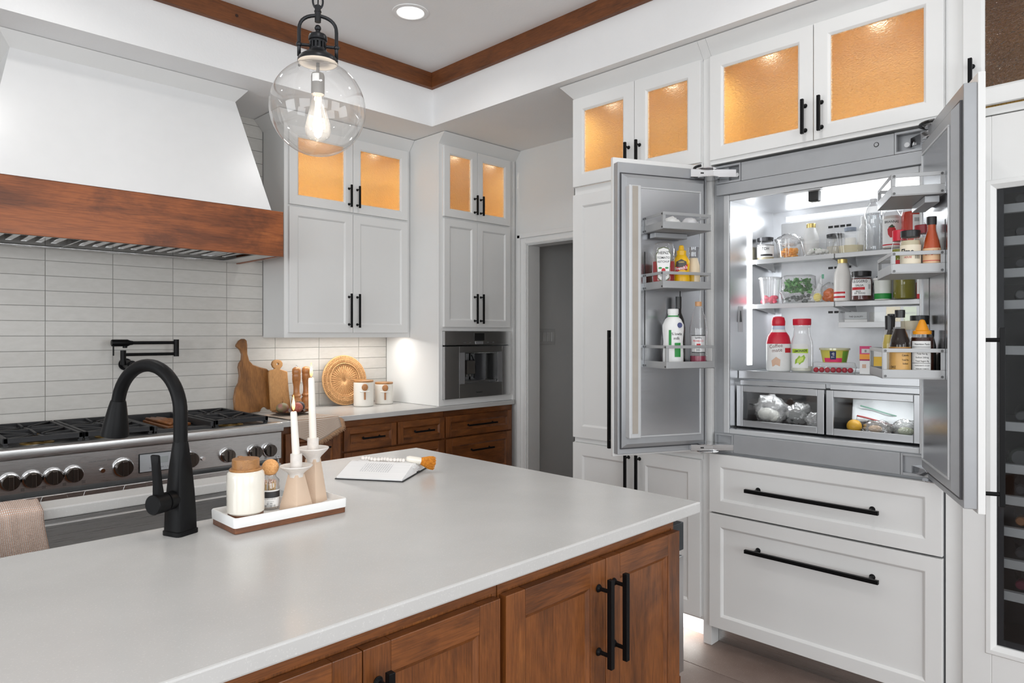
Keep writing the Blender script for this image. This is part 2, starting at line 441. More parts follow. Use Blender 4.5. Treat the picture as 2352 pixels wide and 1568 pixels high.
# right wall with the doorway
DY0, DY1, DZ = 2.40, 3.304, 2.01
wr = MB().box(XW, XW+.12, YL, DY0, 0, ZS); wr.box(XW, XW+.12, DY1, YW, 0, ZS); wr.box(XW, XW+.12, DY0, DY1, DZ, ZS)
struct(wr.out('wall_right', wallm))
door = struct(bpy.data.objects.new('door_1', None)); COL.objects.link(door); tag(door, 'white cased doorway opening into the dim hallway')
cm = plain('white_trim_paint', (.82, .82, .81, 1), .4, var=.01)
MB().box(XW, XW+.12, DY1-.012, DY1, 0, DZ-.012).out('jamb', cm, door); MB().box(XW, XW+.12, DY0, DY0+.012, 0, DZ-.012).out('jamb', cm, door)
MB().box(XW, XW+.12, DY0, DY1, DZ-.012, DZ).out('head_jamb', cm, door)
def casing(y0, y1, z0, z1):
    m = MB(); m.box(XW-.012, XW, y0, y1, z0, z1); return m
for (y0, y1, s) in ((DY1-.006, DY1+.074, 1), (DY0-.074, DY0+.006, -1)):
    m = casing(y0, y1, 0, DZ+.064)
    ym = y1-.028 if s > 0 else y0+.028
    (m.box(XW-.024, XW-.012, ym, y1, 0, DZ+.064) if s > 0 else m.box(XW-.024, XW-.012, y0, ym, 0, DZ+.064))
    (m.box(XW-.017, XW-.012, y0+.006, y0+.02, 0, DZ+.01) if s > 0 else m.box(XW-.017, XW-.012, y1-.02, y1-.006, 0, DZ+.01))
    m.out('casing', cm, door, bevel=.003)
m = casing(DY0-.006+.012, DY1-.006, DZ-.006, DZ+.064); m.box(XW-.024, XW-.012, DY0-.074, DY1+.074, DZ+.04, DZ+.072); m.box(XW-.017, XW-.012, DY0, DY1, DZ+.0, DZ+.016)
m.out('head_casing', cm, door, bevel=.003)
hall = MB().box(XW+.12, 5.2, 3.42, 3.52, 0, 2.6); hall.box(5.2, 5.3, 1.4, 3.52, 0, 2.6); hall.box(XW+.12, 5.2, 1.3, 1.4, 0, 2.6)
struct(hall.out('wall_hallway', wallm))
struct(MB().box(XW+.12, 5.3, 1.3, 3.52, 2.6, 2.68).out('ceiling_hallway', ceilm))
sp = thing('light_switch', 'white four gang rocker switch plate on the dim hallway wall', 'light switch', (xy(1256, 3.42)-.01, 3.42, 1.37-.01))
MB().box(-.10, .10, -.006, 0, -.058, .058).out('plate', plain('switch_white', (.72, .72, .71, 1), .4), sp, bevel=.003)
for i in range(4): MB().box(-.069+.046*i-.016, -.069+.046*i+.016, -.010, -.005, -.034, .034).out('rocker', plain('switch_rocker', (.80, .80, .79, 1), .35), sp, bevel=.002)
# walls behind the camera with their windows
WN = [0]
def window_wall(name, horiz, holes):
    m = MB(); z0, z1 = .7, 2.4; e = sorted(holes)
    def bx(a, b, lo, hi):
        if horiz: m.box(a, b, YL-.1, YL, lo, hi)
        else: m.box(XL-.1, XL, a, b, lo, hi)
    lo_, hi_ = (XL-.1, XW+.12) if horiz else (YL, YW+.1)
    bx(lo_, hi_, 0, z0); bx(lo_, hi_, z1, ZS)
    p = lo_
    for a, b in e: bx(p, a, z0, z1); p = b
    bx(p, hi_, z0, z1); struct(m.out(name, wallm))
    for a, b in e:
        w = MB()
        for q in [a+.03, (a+b)/2, b-.03]:
            (w.box(q-.03, q+.03, YL-.08, YL-.03, z0, z1) if horiz else w.box(XL-.08, XL-.03, q-.03, q+.03, z0, z1))
        for q in (z0+.03, (z0+z1)/2, z1-.03):
            (w.box(a, b, YL-.075, YL-.035, q-.03, q+.03) if horiz else w.box(XL-.075, XL-.035, a, b, q-.03, q+.03))
        WN[0] += 1; struct(w.out('window_%d' % WN[0], cm))
window_wall('wall_front', True, [(-2.3, .3), (1.1, 2.9)])
window_wall('wall_left', False, [(-2.5, .1), (1.1, 2.9)])
# ================================================================== CABINETS
def glass_mat(name, col, rough, bstr):
    t = NT(name); v = t.coord((1, 1, 1.6))
    t.set(Roughness=rough, Transmission_Weight=1.0, IOR=1.42, Base_Color=col)
    n = t.noise(v, 115, 1, .45, .3); t.bump(n, bstr, .005)
    return t.m
seeded = glass_mat('hammered_glass', (.98, .95, .90, 1), .40, .8)
smoked = glass_mat('hammered_glass_smoky', (.78, .68, .62, 1), .16, .9)
crownm = white
def crown(parent, w, d, z0, z1, pL=0, pR=0, p=.056):
    m = MB(); m.frus((0, w, 0, d, z0), (-pL, w+pR, -p, d, z1)); return m.out('crown', white, parent)
def puck(parent, x, y, z, power, col=(1, .90, .70)):
    MB().cyl((x, y, z-.006), (x, y, z), .03, seg=20).out('puck_light', emit('puck_glow', (1, .85, .62, 1), 2), parent)
    l = area('puck_lamp', (x, y, z-.008), (0, 0, 0), .05, .05, power, col, 'DISK', 170); l.parent = parent
def hollow(parent, x0, x1, z0, z1, d, power=3.0, y0=0.0, mat=None):
    """wood lined compartment with puck light behind glass doors"""
    t = .012; m = MB(); mm = mat or maple
    m.box(x0, x1, d-t, d, z0, z1); m.box(x0, x0+t, y0, d-t, z0, z1); m.box(x1-t, x1, y0, d-t, z0, z1)
    m.box(x0+t, x1-t, y0, d-t, z0, z0+t); m.box(x0+t, x1-t, y0, d-t, z1-t, z1)
    m.out('interior', mm, parent)
    n = 2 if x1-x0 > .5 else 1
    for i in range(n if power else 0):
        puck(parent, x0+(x1-x0)*(i+.5)/n, y0+.032, z1-t, power/n)
    MB().box(x0+t, x1-t, y0+.09, d-t, (z0+z1)/2-.003, (z0+z1)/2+.003).out('shelf', clear, parent)
ZG0, ZG1 = 2.142, 2.588      # glass doors
# ---- wall cabinet right of the hood
YU = 3.73; xl, xr = 1.862, 2.755; W = xr-xl; D = YW-YU-.002
wc = thing('wall_cabinet', 'white wall cabinet with lit amber glass doors over the wicker tray and canisters', 'cabinet', (xl, YU, 0))
m = MB(); m.box(0, W, .0185, D, 1.372, 2.128); m.box(0, .018, .0185, D, 2.128, 2.60); m.box(W-.018, W, .0185, D, 2.128, 2.60); m.box(0, .012, .0185, D, 1.357, 1.372)
m.box(.018, W-.018, .0185, D, 2.588, 2.60); m.box(.018, W-.018, D-.01, D, 2.128, 2.588); m.out('body', white, wc)
f = MB(); f.box(0, .03, -.001, .018, 1.357, 2.60); f.box(W-.03, W, -.001, .018, 1.357, 2.60); f.box(.03, W-.03, -.001, .018, 1.357, 1.388); f.box(.03, W-.03, -.001, .018, 2.12, 2.142); f.box(.03, W-.03, -.001, .018, 2.585, 2.60)
f.out('face_frame', white, wc)
hollow(wc, .02, W-.02, 2.13, 2.587, D-.012, 14, y0=.02)
xm = xy(811, YU-.02)-xl
for a, b, h in ((.024, xm-.0015, 1), (xm+.0015, W-.026, 0)):
    hx = b-.028 if h else a+.028
    d = white_door(wc, a, b, ZG0-.007, ZG1+.004, glass=seeded); pull(d, False, 2.163, 2.30, hx, -.02)
    d = white_door(wc, a, b, 1.387, 2.122); pull(d, False, 1.418, 1.628, hx, -.02)
crown(wc, W, D, 2.60, ZS-.004, pL=.056)
MB().box(.05, W-.05, .045, .075, 1.3655, 1.3715).out('undercabinet_light', emit('undercab_glow', (1, .97, .92, 1), 4), wc)
l = area('undercabinet_lamp', (W/2, .06, 1.364), (0, 0, 0), W-.12, .025, 8, (1, .96, .9)); l.parent = wc
# ---- tall coffee cabinet standing on the counter
YT = 3.42; xl, xr = 2.7575, 3.4485; W = xr-xl; D = YW-YT-.002
tc = thing('coffee_cabinet', 'white tall cabinet with amber glass doors, built in coffee machine at its foot', 'cabinet', (xl, YT, 0))
cz0, cz1 = .956, 1.398; ca, cb = .030, .628
m = MB(); m.box(0, .018, .0185, D, .9155, 2.60); m.box(W-.018, W, .0185, D, .9155, 2.60); m.box(.018, W-.018, D-.012, D, .9155, 2.60)
m.box(.018, W-.018, .018, D-.012, 1.402, 2.128); m.box(.018, W-.018, .018, D-.012, .9155, .953); m.box(.018, W-.018, 0.018, D, 2.588, 2.60)
m.out('body', white, tc)
f = MB(); f.box(0, ca, 0, .018, .9155, 2.60); f.box(cb, W, 0, .018, .9155, 2.60)
for a, b in ((.9155, .955), (1.399, 1.427), (2.12, 2.142), (2.585, 2.60)): f.box(ca, cb, 0, .018, a, b)
f.out('face_frame', white, tc)
hollow(tc, .02, W-.02, 2.13, 2.587, D-.014, 11, y0=.02)
xm = xy(1097, YT-.02)-xl
for a, b, h in ((.030, xm-.0015, 1), (xm+.0015, .626, 0)):
    hx = b-.026 if h else a+.026
    d = white_door(tc, a, b, ZG0-.006, ZG1+.004, glass=seeded, fw=.055); pull(d, False, 2.17, 2.30, hx, -.02)
    d = white_door(tc, a, b, 1.424, 2.122, fw=.055); pull(d, False, 1.447, 1.645, hx, -.02)
crown(tc, W, D, 2.60, ZS-.004, pL=.0)
MB().box(W-.03, W-.012, -.012, 0, .9155, 2.6).out('scribe_moulding', white, tc)
# coffee machine
cf = thing('coffee_machine', 'steel built in coffee machine in the tall white cabinet', 'coffee machine', (xl, YT, 0))
cfm = plain('coffee_recess_dark', (.03, .027, .025, 1), .3, .3)
zb = 1.302
m = MB(); m.box(ca+.001, cb-.001, -.022, .017, zb+.004, cz1-.001); m.out('control_panel', coffeem, cf, bevel=.002)
m = MB(); holed(m, ca+.001, cb-.001, cz0+.001, zb-.004, .155, .545, cz0+.095, zb-.045, -.022, .017); m.out('door_frame', coffeem, cf, bevel=.002)
m = MB(); m.box(.155, .545, .155, .16, cz0+.095, zb-.045); m.box(.155, .16, .017, .155, cz0+.095, zb-.045); m.box(.54, .545, .017, .155, cz0+.095, zb-.045)
m.box(.16, .54, .017, .155, zb-.05, zb-.045); m.box(.16, .54, .017, .155, cz0+.095, cz0+.1); m.out('recess', coffeem, cf)
m = MB(); m.box(.27, .34, .03, .11, 1.11, 1.20); m.cyl((.29, .06, 1.09), (.29, .06, 1.11), .008); m.cyl((.32, .06, 1.09), (.32, .06, 1.11), .008)
m.out('spout', plain('coffee_spout', (.12, .11, .1, 1), .35, .5), cf, bevel=.004)
MB().box(.40, .50, .10, .150, cz0+.1, zb-.055).out('milk_container', plain('coffee_dark_glass', (.05, .05, .055, 1), .12), cf, bevel=.004)
m = MB(); m.tube(smooth_path([(.33, .06, 1.24), (.36, .05, 1.16), (.345, .05, 1.08)]), .004); m.out('hose', black, cf, smooth=True)
MB().box(.17, .53, .022, .15, cz0+.1, cz0+.108).out('drip_tray', steelx, cf)
MB().box(.155, .20, -.0235, -.0215, cz0+.095, zb-.045).out('glass_edge', plain('coffee_trim', (.42, .42, .43, 1), .2, .6), cf)
MB().box(.500, .545, -.0235, -.0215, cz0+.095, zb-.045).out('glass_edge', plain('coffee_trim', (.42, .42, .43, 1), .2, .6), cf)
MB().box(.285, .375, -.0235, -.0215, 1.335, 1.385).out('screen', blackp, cf)
MB().box(.295, .365, -.0238, -.0215, 1.312, 1.330).out('button_strip', plain('coffee_trim', (.42, .42, .43, 1), .2, .6), cf)
lettering('Thermador', .013, .33, .99, -.0226, plain('dark_ink', (.02, .02, .02, 1), .5), cf)
for q in (.2, .25, .41, .46): MB().box(q-.008, q+.008, -.0226, -.0215, 1.322, 1.324).out('touch_mark', plain('coffee_trim', (.42, .42, .43, 1), .2, .6), cf)
# ---- back counter and base cabinets
ct = NT('grey_quartz'); v_ = ct.coord()
q1 = ct.noise(v_, 4, 5); q2 = ct.noise(v_, 300, 2)
c_ = ct.ramp(q1, [(.3, C(193, 192, 190)), (.7, C(201, 200, 198))])
c_ = ct.mix(ct.ramp(q2, [(.60, (0, 0, 0, 1)), (.70, (.35, .35, .35, 1))]), c_, C(224, 222, 219))
ct.link(c_, ct.b.inputs['Base Color']); ct.set(Roughness=.24)
quartz = ct.m
tag(MB().box(1.652, 3.428, 3.40, YW-.001, .884, .914).out('back_countertop', quartz, bevel=.003), 'grey quartz worktop along the tiled wall beside the range', 'worktop')
def base_cab(label, x0, x1, fronts, end=False):
    c = thing('base_cabinet', label, 'cabinet', (x0, YT, 0)); w = x1-x0
    MB().box(0, w, .002, .57, .10, .8835).out('body', wooddz, c)
    MB().box(0, w, .06, .57, 0, .10).out('toe_kick', wooddx, c)
    f = MB(); f.box(0, .018, -.002, .0015, .10, .8835); f.box(w-.018, w, -.002, .0015, .10, .8835); f.box(.018, w-.018, -.002, .0015, .848, .8835); f.out('face_frame', wooddx, c)
    for a, b, z0, z1, hd in fronts:
        a -= x0; b -= x0
        d = wood_door(c, a, b, z0, z1, y=-.002, fw=.038 if z1-z0 < .2 else .05, mz=wooddz, mx=wooddx, name='drawer_front')
        mid = (a+b)/2; pull(d, True, mid-hd/2, mid+hd/2, (z0+z1)/2 if z1-z0 < .2 else z1-.09, -.022, w=.010)
    return c
base_cab('dark wood base cabinet with one deep front under the striped napkin', 1.67, 2.046, [(1.706, 2.036, .43, .846, .17), (1.706, 2.036, .12, .42, .17)])
base_cab('dark wood base cabinet with two small drawers over a wide one', 2.049, 2.793, [(2.058, 2.415, .712, .846, .15), (2.428, 2.786, .712, .846, .15), (2.058, 2.786, .42, .702, .2), (2.058, 2.786, .12, .41, .2)])
base_cab('dark wood base cabinet with wide drawers under the coffee machine', 2.796, 3.416, [(2.803, 3.392, .712, .846, .26), (2.803, 3.392, .42, .702, .2), (2.803, 3.392, .12, .41, .2)])
# ---- fridge wall: everything faces -x, local x runs towards -y
XF = 2.76; RZ = -PI/2
def L(y, y0): return y0-y
# pantry cabinet
y0 = 2.296; W = y0-1.552; D = XW-XF-.002
pc = thing('pantry_cabinet', 'tall white pantry cabinet with amber glass top doors beside the doorway', 'cabinet', (XF, y0, 0), RZ)
m = MB(); m.box(0, W, .002, D, .10, 2.128); m.box(0, .018, 0, D, 2.128, 2.60); m.box(W-.018, W, 0, D, 2.128, 2.60); m.box(.018, W-.018, 0, D, 2.588, 2.60); m.box(.018, W-.018, D-.01, D, 2.128, 2.588)
m.out('body', white, pc)
MB().box(0, W, .075, D, 0, .10).out('toe_kick', white, pc)
f = MB(); f.box(0, W, -.002, .0015, 2.096, 2.1395); f.box(0, W, -.002, .0015, .818, .840); f.box(0, .004, -.002, .0015, .10, 2.60); f.box(0, W, -.002, .0015, 2.594, 2.60); f.out('face_frame', white, pc)
hollow(pc, .02, W-.02, 2.13, 2.587, .36, 7.5, y0=.02)
xm = y0-yx(1456.5, XF-.02)
for a, b, h in ((.004, xm-.0015, 1), (xm+.0015, W-.004, 0)):
    hx = b-.03 if h else a+.03
    d = white_door(pc, a, b, ZG0-.002, ZG1+.008, glass=seeded, fw=.07); pull(d, False, 2.158, 2.30, hx, -.02, w=.012)
    d = white_door(pc, a, b, .842, 2.098, fw=.07); pull(d, False, 1.12, 1.55, hx, -.02, w=.012)
    d = white_door(pc, a, b, .115, .815, fw=.07); pull(d, False, .56, .80, hx, -.02, w=.012)
crown(pc, W, D, 2.60, ZS-.004, pL=.056)
MB().box(.02, W-.02, .03, .045, .085, .097).out('toe_light', emit('toe_glow', (1, .98, .95, 1), 8), pc)
l = area('toe_lamp', (W/2, .05, .083), (0, 0, 0), W-.1, .02, 6, (1, .98, .95)); l.parent = pc
# end posts of the refrigerator niche
for nm, ya, yb, lab in (('filler_panel', 1.551, 1.5115, 'narrow white filler post between pantry cabinet and refrigerator'), ('filler_panel', .6155, .564, 'narrow white filler post between refrigerator and wine column')):
    t = thing(nm, lab, 'panel', (XF, ya, 0), RZ)
    MB().box(0, ya-yb, -.0, D, 0, 2.60).out('post', white, t, bevel=.001)
    crown(t, ya-yb, D, 2.60, ZS-.004)
# cabinet over the refrigerator
y0 = 1.5105; W = y0-.6165
oc = thing('overhead_cabinet', 'white cabinet with two amber glass doors above the refrigerator', 'cabinet', (XF, y0, 0), RZ)
m = MB(); m.box(0, .018, 0, D, 2.128, 2.60); m.box(W-.018, W, 0, D, 2.128, 2.60); m.box(.018, W-.018, 0, D, 2.588, 2.60); m.box(.018, W-.018, 0, D, 2.124, 2.136); m.box(.018, W-.018, D-.01, D, 2.136, 2.588)
m.out('body', white, oc)
hollow(oc, .02, W-.02, 2.137, 2.587, .40, 10, y0=.02)
xm = y0-yx(1868, XF-.02)
for a, b, h in ((.001, xm-.0015, 1), (xm+.0015, W-.002, 0)):
    hx = b-.03 if h else a+.03
    d = white_door(oc, a, b, ZG0-.004, ZG1+.008, glass=seeded, fw=.062); pull(d, False, 2.163, 2.30, hx, -.02, w=.012)
MB().box(0, W, -.012, -.0005, 2.120, 2.138).out('light_rail', white, oc)
crown(oc, W, D, 2.60, ZS-.004)
# wine column and the cabinet over it
y0 = .5635; W = .62
uc = thing('overhead_cabinet', 'white cabinet with a smoky brown glass door above the wine column', 'cabinet', (XF, y0, 0), RZ)
m = MB(); m.box(0, .018, 0, D, 2.128, 2.60); m.box(W-.018, W, 0, D, 2.128, 2.60); m.box(.018, W-.018, 0, D, 2.588, 2.60); m.box(.018, W-.018, 0, D, 2.110, 2.136); m.box(.018, W-.018, D-.01, D, 2.136, 2.588)
m.out('body', white, uc)
hollow(uc, .02, W-.02, 2.137, 2.587, .40, 0, y0=.02)
d = white_door(uc, .003, W, 2.142, ZG1+.008, glass=smoked, fw=.062); pull(d, False, 2.165, 2.30, .030, -.02, w=.012)
crown(uc, W, D, 2.60, ZS-.004)
# wine refrigerator
wn = thing('wine_refrigerator', 'built in wine column with dark glass door and pale shelf edges', 'wine fridge', (XF, y0, 0), RZ)
g0, g1, gz0, gz1 = y0-.467, W-.097, .337, 1.858
m = MB(); m.box(0, W, .5, D, .06, 2.108); m.box(0, .03, .02, .5, .06, 2.108); m.box(W-.03, W, .02, .5, .06, 2.108); m.box(.03, W-.03, .02, .5, 2.0, 2.108); m.box(.03, W-.03, .02, .5, .06, .25)
m.out('cavity', plain('wine_cavity_black', (.008, .008, .009, 1), .6), wn)
MB().box(0, W, .06, D, 0, .059).out('toe_kick', steelx, wn)
m = MB(); holed(m, .002, W-.002, .10, 2.10, g0-.012, g1+.012, gz0-.012, gz1+.012, -.022, .018)
dr = m.out('door', white, wn, bevel=.002)
m = MB()
def rc(mm, e, yy): return [mm.v(g0-e, yy, gz0-e), mm.v(g1+e, yy, gz0-e), mm.v(g1+e, yy, gz1+e), mm.v(g0-e, yy, gz1+e)]
P_ = [rc(m, .030, -.022), rc(m, .026, -.027), rc(m, .014, -.027), rc(m, 0, -.012), rc(m, 0, .0), rc(m, .013, .0)]
for A, B in zip(P_, P_[1:]):
    for i in range(4): m.f([A[i], A[(i+1) % 4], B[(i+1) % 4], B[i]])
m.out('moulding', white, dr)
MB().box(g0, g1, -.004, .001, gz0, gz1).out('pane', thin('dark_tinted_glass', col=(.74, .75, .76, 1), gloss=.035, edge=.4), dr)
m = MB(); holed(m, g0, g1, gz0, gz1, g0+.018, g1-.018, gz0+.02, gz1-.018, .001, .006); m.out('pane_border', gasket, dr)
shl = plain('wine_shelf_edge', (.72, .72, .71, 1), .4)
RB = []
bars = [481, 555, 628, 700, 804, 977, 1073, 1145, 1217, 1290, 1363]
for py in bars:
    z = 1.37-(py-770)/F*2.30
    MB().box(.035, W-.035, .022, .046, z-.015, z+.015).out('shelf_edge', shl, wn, bevel=.002)
    MB().box(.035, W-.035, .05, .48, z-.012, z-.004).out('shelf_rack', plain('wine_rack', (.05, .05, .05, 1), .5), wn)
    RB.append(z)
caps = [plain('foil_dark', (.03, .03, .035, 1), .4), plain('foil_gold', C(170, 110, 60), .35, .3), plain('foil_plum', C(110, 20, 50), .4), plain('foil_grey', (.12, .12, .12, 1), .35)]
wbg = plain('wine_bottle_glass', (.02, .028, .02, 1), .08)
ORD = ['top', 'second', 'third', 'fourth', 'fifth', 'sixth', 'seventh', 'eighth', 'ninth', 'tenth', 'lowest']
for i, z in enumerate(RB):
    if i == 4: continue
    for j in range(3):
        lx = g0+.055+j*.105
        b = thing('wine_bottle', 'dark wine bottle on the %s rack, %s the white filler post' % (ORD[i], ('next to', 'second from', 'third from')[j]), 'bottle', (XF, y0, 0), RZ, group='wine bottles in the wine column')
        k = (i*5+j*3) % 7; neck = k != 2
        zc = z+.0335
        m = MB()
        if neck:
            rs = [(.013, .06), (.014, .13), (.037, .19), (.0375, .36), (.035, .37)]
            m.tube([(lx, y, zc) for r, y in rs], [r for r, y in rs], 16)
            bo = m.out('glass', wbg, b, smooth=True)
            MB().tube([(lx, .055, zc), (lx, .059, zc), (lx, .095, zc)], [.012, .0155, .0155], 14).out('foil', caps[1 if (i, j) == (8, 0) else 2 if (i, j) == (10, 0) else 3 if k in (1, 4) else 0], b, smooth=True)
        else:
            m.tube([(lx, y, zc) for y in (.06, .065, .25, .32, .37)], [.033, .0375, .0375, .016, .013], 18); m.out('glass', wbg, b, smooth=True)
            MB().tube([(lx, .058, zc), (lx, .0605, zc)], [.024, .026], 16).out('punt', caps[3], b)
# ================================================================== ISLAND
IX0, IX1, IY0, IY1 = -1.1, 1.69, .958, 2.24
KX0, KX1, KY0, KY1 = .10, .952, 1.735, 2.135
CT = .914
m = MB()   # worktop with sink cut-out, rounded near edge comes from the bevel
xs = [IX0, KX0, KX1, IX1]; ys = [IY0, KY0, KY1, IY1]
V = {}
for zi, z in enumerate((.884, CT)):
    for i, x in enumerate(xs):
        for j, y in enumerate(ys): V[i, j, zi] = m.v(x, y, z)
for i in range(3):
    for j in range(3):
        if (i, j) == (1, 1): continue
        for zi in (0, 1): m.f([V[i, j, zi], V[i+1, j, zi], V[i+1, j+1, zi], V[i, j+1, zi]])
for k in range(3):
    m.f([V[k, 0, 0], V[k+1, 0, 0], V[k+1, 0, 1], V[k, 0, 1]]); m.f([V[k, 3, 0], V[k+1, 3, 0], V[k+1, 3, 1], V[k, 3, 1]])
    m.f([V[0, k, 0], V[0, k+1, 0], V[0, k+1, 1], V[0, k, 1]]); m.f([V[3, k, 0], V[3, k+1, 0], V[3, k+1, 1], V[3, k, 1]])
for a, b in (((1, 1), (2, 1)), ((2, 1), (2, 2)), ((2, 2), (1, 2)), ((1, 2), (1, 1))): m.f([V[a+(0,)], V[b+(0,)], V[b+(1,)], V[a+(1,)]])
tag(m.out('island_worktop', quartz, bevel=.004), 'broad pale grey quartz island worktop with a sink cut-out', 'worktop')
# sink basin
sk = thing('kitchen_sink', 'stainless steel undermount sink set into the island', 'sink', ((KX0+KX1)/2, (KY0+KY1)/2, 0))
hx, hy = (KX1-KX0)/2, (KY1-KY0)/2
m = MB()
def rg(dx, z, r=.02): return [(x, y, z) for x, y in rr(-hx-dx, hx+dx, -hy-dx, hy+dx, r)]
m.rings([rg(.02, .8835), rg(-.002, .8835), rg(-.002, .872), rg(-.012, .870), rg(-.012, .866), rg(-.004, .864), rg(-.004, .68), rg(-.02, .66, .03), rg(-hy+.02, .655, .01)], cap=False)
m.f([m.v(p) for p in rg(-hy+.02, .655, .01)])
m.out('basin', steelx, sk, smooth=True, flip=True)
MB().cyl((0, 0, .652), (0, 0, .657), .05, seg=24).out('drain', chrome, sk)
# cabinets on the camera side
def island_cab(label, x0, xm, x1, hz=(.66, .852)):
    c = thing('island_cabinet', label, 'cabinet', (x0, .985, 0)); w = x1-x0
    MB().box(0, w, .002, .60, .10, .8835).out('body', woodz, c)
    f = MB(); f.box(0, w, 0, .002, .858, .8835); f.box(0, .012, 0, .002, .10, .858); f.box(w-.012, w, 0, .002, .10, .858); f.out('face_frame', woodx, c)
    MB().box(0, w, .07, .60, 0, .10).out('toe_kick', woodx, c)
    for a, b, h in ((.006, xm-x0-.001, 1), (xm-x0+.001, w-(.001 if x1 > 1.5 else .007), 0)):
        d = wood_door(c, a, b, .115, .853, fw=.055); pull(d, False, .619, .820, b-.028 if h else a+.028, -.02, w=.0125, proj=.036, inset=.028)
    return c
island_cab('stained wood island cabinet with paired doors at the worktop corner', .943, 1.273, 1.594)
island_cab('stained wood island cabinet with paired doors, next from the worktop corner', .301, .619, .940)
island_cab('stained wood island cabinet farthest from the worktop corner', -.341, -.021, .298)
bk = thing('kitchen_island', 'wooden island carcass under the grey worktop', 'island', (0, 0, 0))
m = MB(); m.box(-1.05, -.345, 1.0, 2.2, .10, .8835); m.box(-.34, .09, 1.59, 2.2, .10, .8835); m.box(.97, 1.594, 1.59, 2.2, .10, .8835); m.box(.09, .97, 1.59, 2.2, .10, .62)
m.out('carcass', woodz, bk)
MB().box(-1.0, 1.594, 1.62, 2.15, 0, .10).out('toe_kick', woodx, bk)
ap = thing('undercounter_drawer', 'stainless undercounter appliance on the end of the island', 'appliance', (1.5945, 1.59, 0), PI/2)
# local x -> +y, local -y -> +x
MB().box(-.597, .0, -.066, -.001, .448, .766).out('drawer_front', steelz, ap, bevel=.002)
MB().box(-.597, .0, -.066, -.001, .782, .858).out('control_panel', plain('smoked_control_panel', (.06, .065, .07, 1), .2, .3), ap, bevel=.002)
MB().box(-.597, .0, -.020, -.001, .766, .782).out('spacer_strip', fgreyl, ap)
MB().box(-.597, .0, -.05, -.001, .12, .44).out('lower_panel', woodz, ap)
# ================================================================== FAUCET
fx, fy = .572, 1.652
ft = thing('kitchen_faucet', 'matte black gooseneck pull-down faucet beside the island sink', 'faucet', (fx, fy, CT))
ang = math.atan2(1.855-fy, .497-fx)      # spout direction
def sq(w, z, r=.3):   # chamfered square ring, one corner towards the spout side
    P = []
    for x, y in rr(-w, w, -w, w, w*r, 2):
        c, s = math.cos(ang), math.sin(ang); P.append((x*c-y*s, x*s+y*c, z))
    return P
MB().rings([sq(.0285, 0), sq(.0285, .010), sq(.027, .011)]).out('base_plate', black, ft, smooth=True)
MB().rings([sq(.0265, .011), sq(.0255, .05), sq(.0228, .10), sq(.0188, .155), sq(.0158, .208, .85), sq(.0156, .2115, .95)]).out('body', black, ft, smooth=True)
dx, dy = math.cos(ang), math.sin(ang); rch = math.hypot(.497-fx, 1.855-fy); ra = rch/2; zc = .277
pts = [(0, 0, .205), (0, 0, .24)]
for i in range(0, 25):
    a = PI - (PI*.94)*i/24
    k = ra+ra*math.cos(a); pts.append((dx*k, dy*k, zc+ra*1.0*math.sin(a)))
MB().tube(pts, .0152, 20).out('neck', black, ft, smooth=True)
e = Vector(pts[-1]); dr = (Vector(pts[-1])-Vector(pts[-2])).normalized()
dr = (dr+Vector((0, 0, -.6))).normalized()
sp_ = [(0, .0165), (.003, .0175), (.02, .021), (.05, .026), (.080, .0305), (.087, .0305), (.088, .027)]
hd = MB().tube([e+dr*(t) for t, r in sp_], [r for t, r in sp_], 22).out('spray_head', black, ft, smooth=True)
sidev = Vector((dx, dy, 0))
p0 = e+dr*.045+sidev*.024; MB().tube([p0-dr*.02, p0, p0+dr*.02], [.006, .0075, .006], 8).out('spray_button', blackp, hd, smooth=True)
# handle hub: towards camera-left
hv = Vector((-.72, -.36, 0)).normalized(); hz_ = .083
c0 = Vector((0, 0, hz_))+hv*.012
m = MB().tube([c0, c0+hv*.03, c0+hv*.031, c0+hv*.034, c0+hv*.035, c0+hv*.066, c0+hv*.068], [.021, .021, .0185, .0185, .022, .022, .020], 22)
hb = m.out('handle_hub', black, ft, smooth=True)
a = c0+hv*.05
m = MB()
def lev(t, w, th):
    c = a+Vector((0, 0, .012+t))+hv*(t*.10)
    s = Vector((-hv.y, hv.x, 0))
    return [c+s*w+hv*th, c-s*w+hv*th, c-s*w-hv*th, c+s*w-hv*th]
m.rings([lev(0, .010, .009), lev(.03, .0085, .007), lev(.075, .009, .0055), lev(.095, .0105, .0045), lev(.098, .009, .003)]); m.out('lever', black, hb, bevel=.0025, smooth=True)
# ================================================================== WAFFLE TOWEL over the far rim of the sink
tw = NT('waffle_cloth'); v_ = tw.coord()
w1 = tw.add('ShaderNodeTexWave', wave_type='BANDS', bands_direction='X'); w1.inputs['Scale'].default_value = 62
w2 = tw.add('ShaderNodeTexWave', wave_type='BANDS', bands_direction='Z'); w2.inputs['Scale'].default_value = 62
uvn = tw.add('ShaderNodeUVMap'); mpn = tw.add('ShaderNodeMapping'); tw.link(uvn.outputs[0], mpn.inputs[0])
for w in (w1, w2): tw.link(mpn.outputs[0], w.inputs['Vector'])
w2.bands_direction = 'Y'
w1.inputs['Scale'].default_value = w2.inputs['Scale'].default_value = 17
mx = tw.mix(1.0, w1.outputs['Color'], w2.outputs['Color'], 'MULTIPLY')
tw.link(tw.ramp(mx, [(.0, C(190, 156, 138)), (.2, C(206, 176, 158)), (.5, C(246, 241, 236))]), tw.b.inputs['Base Color'])
tw.set(Roughness=.95); tw.bump(mx, .8, .004)
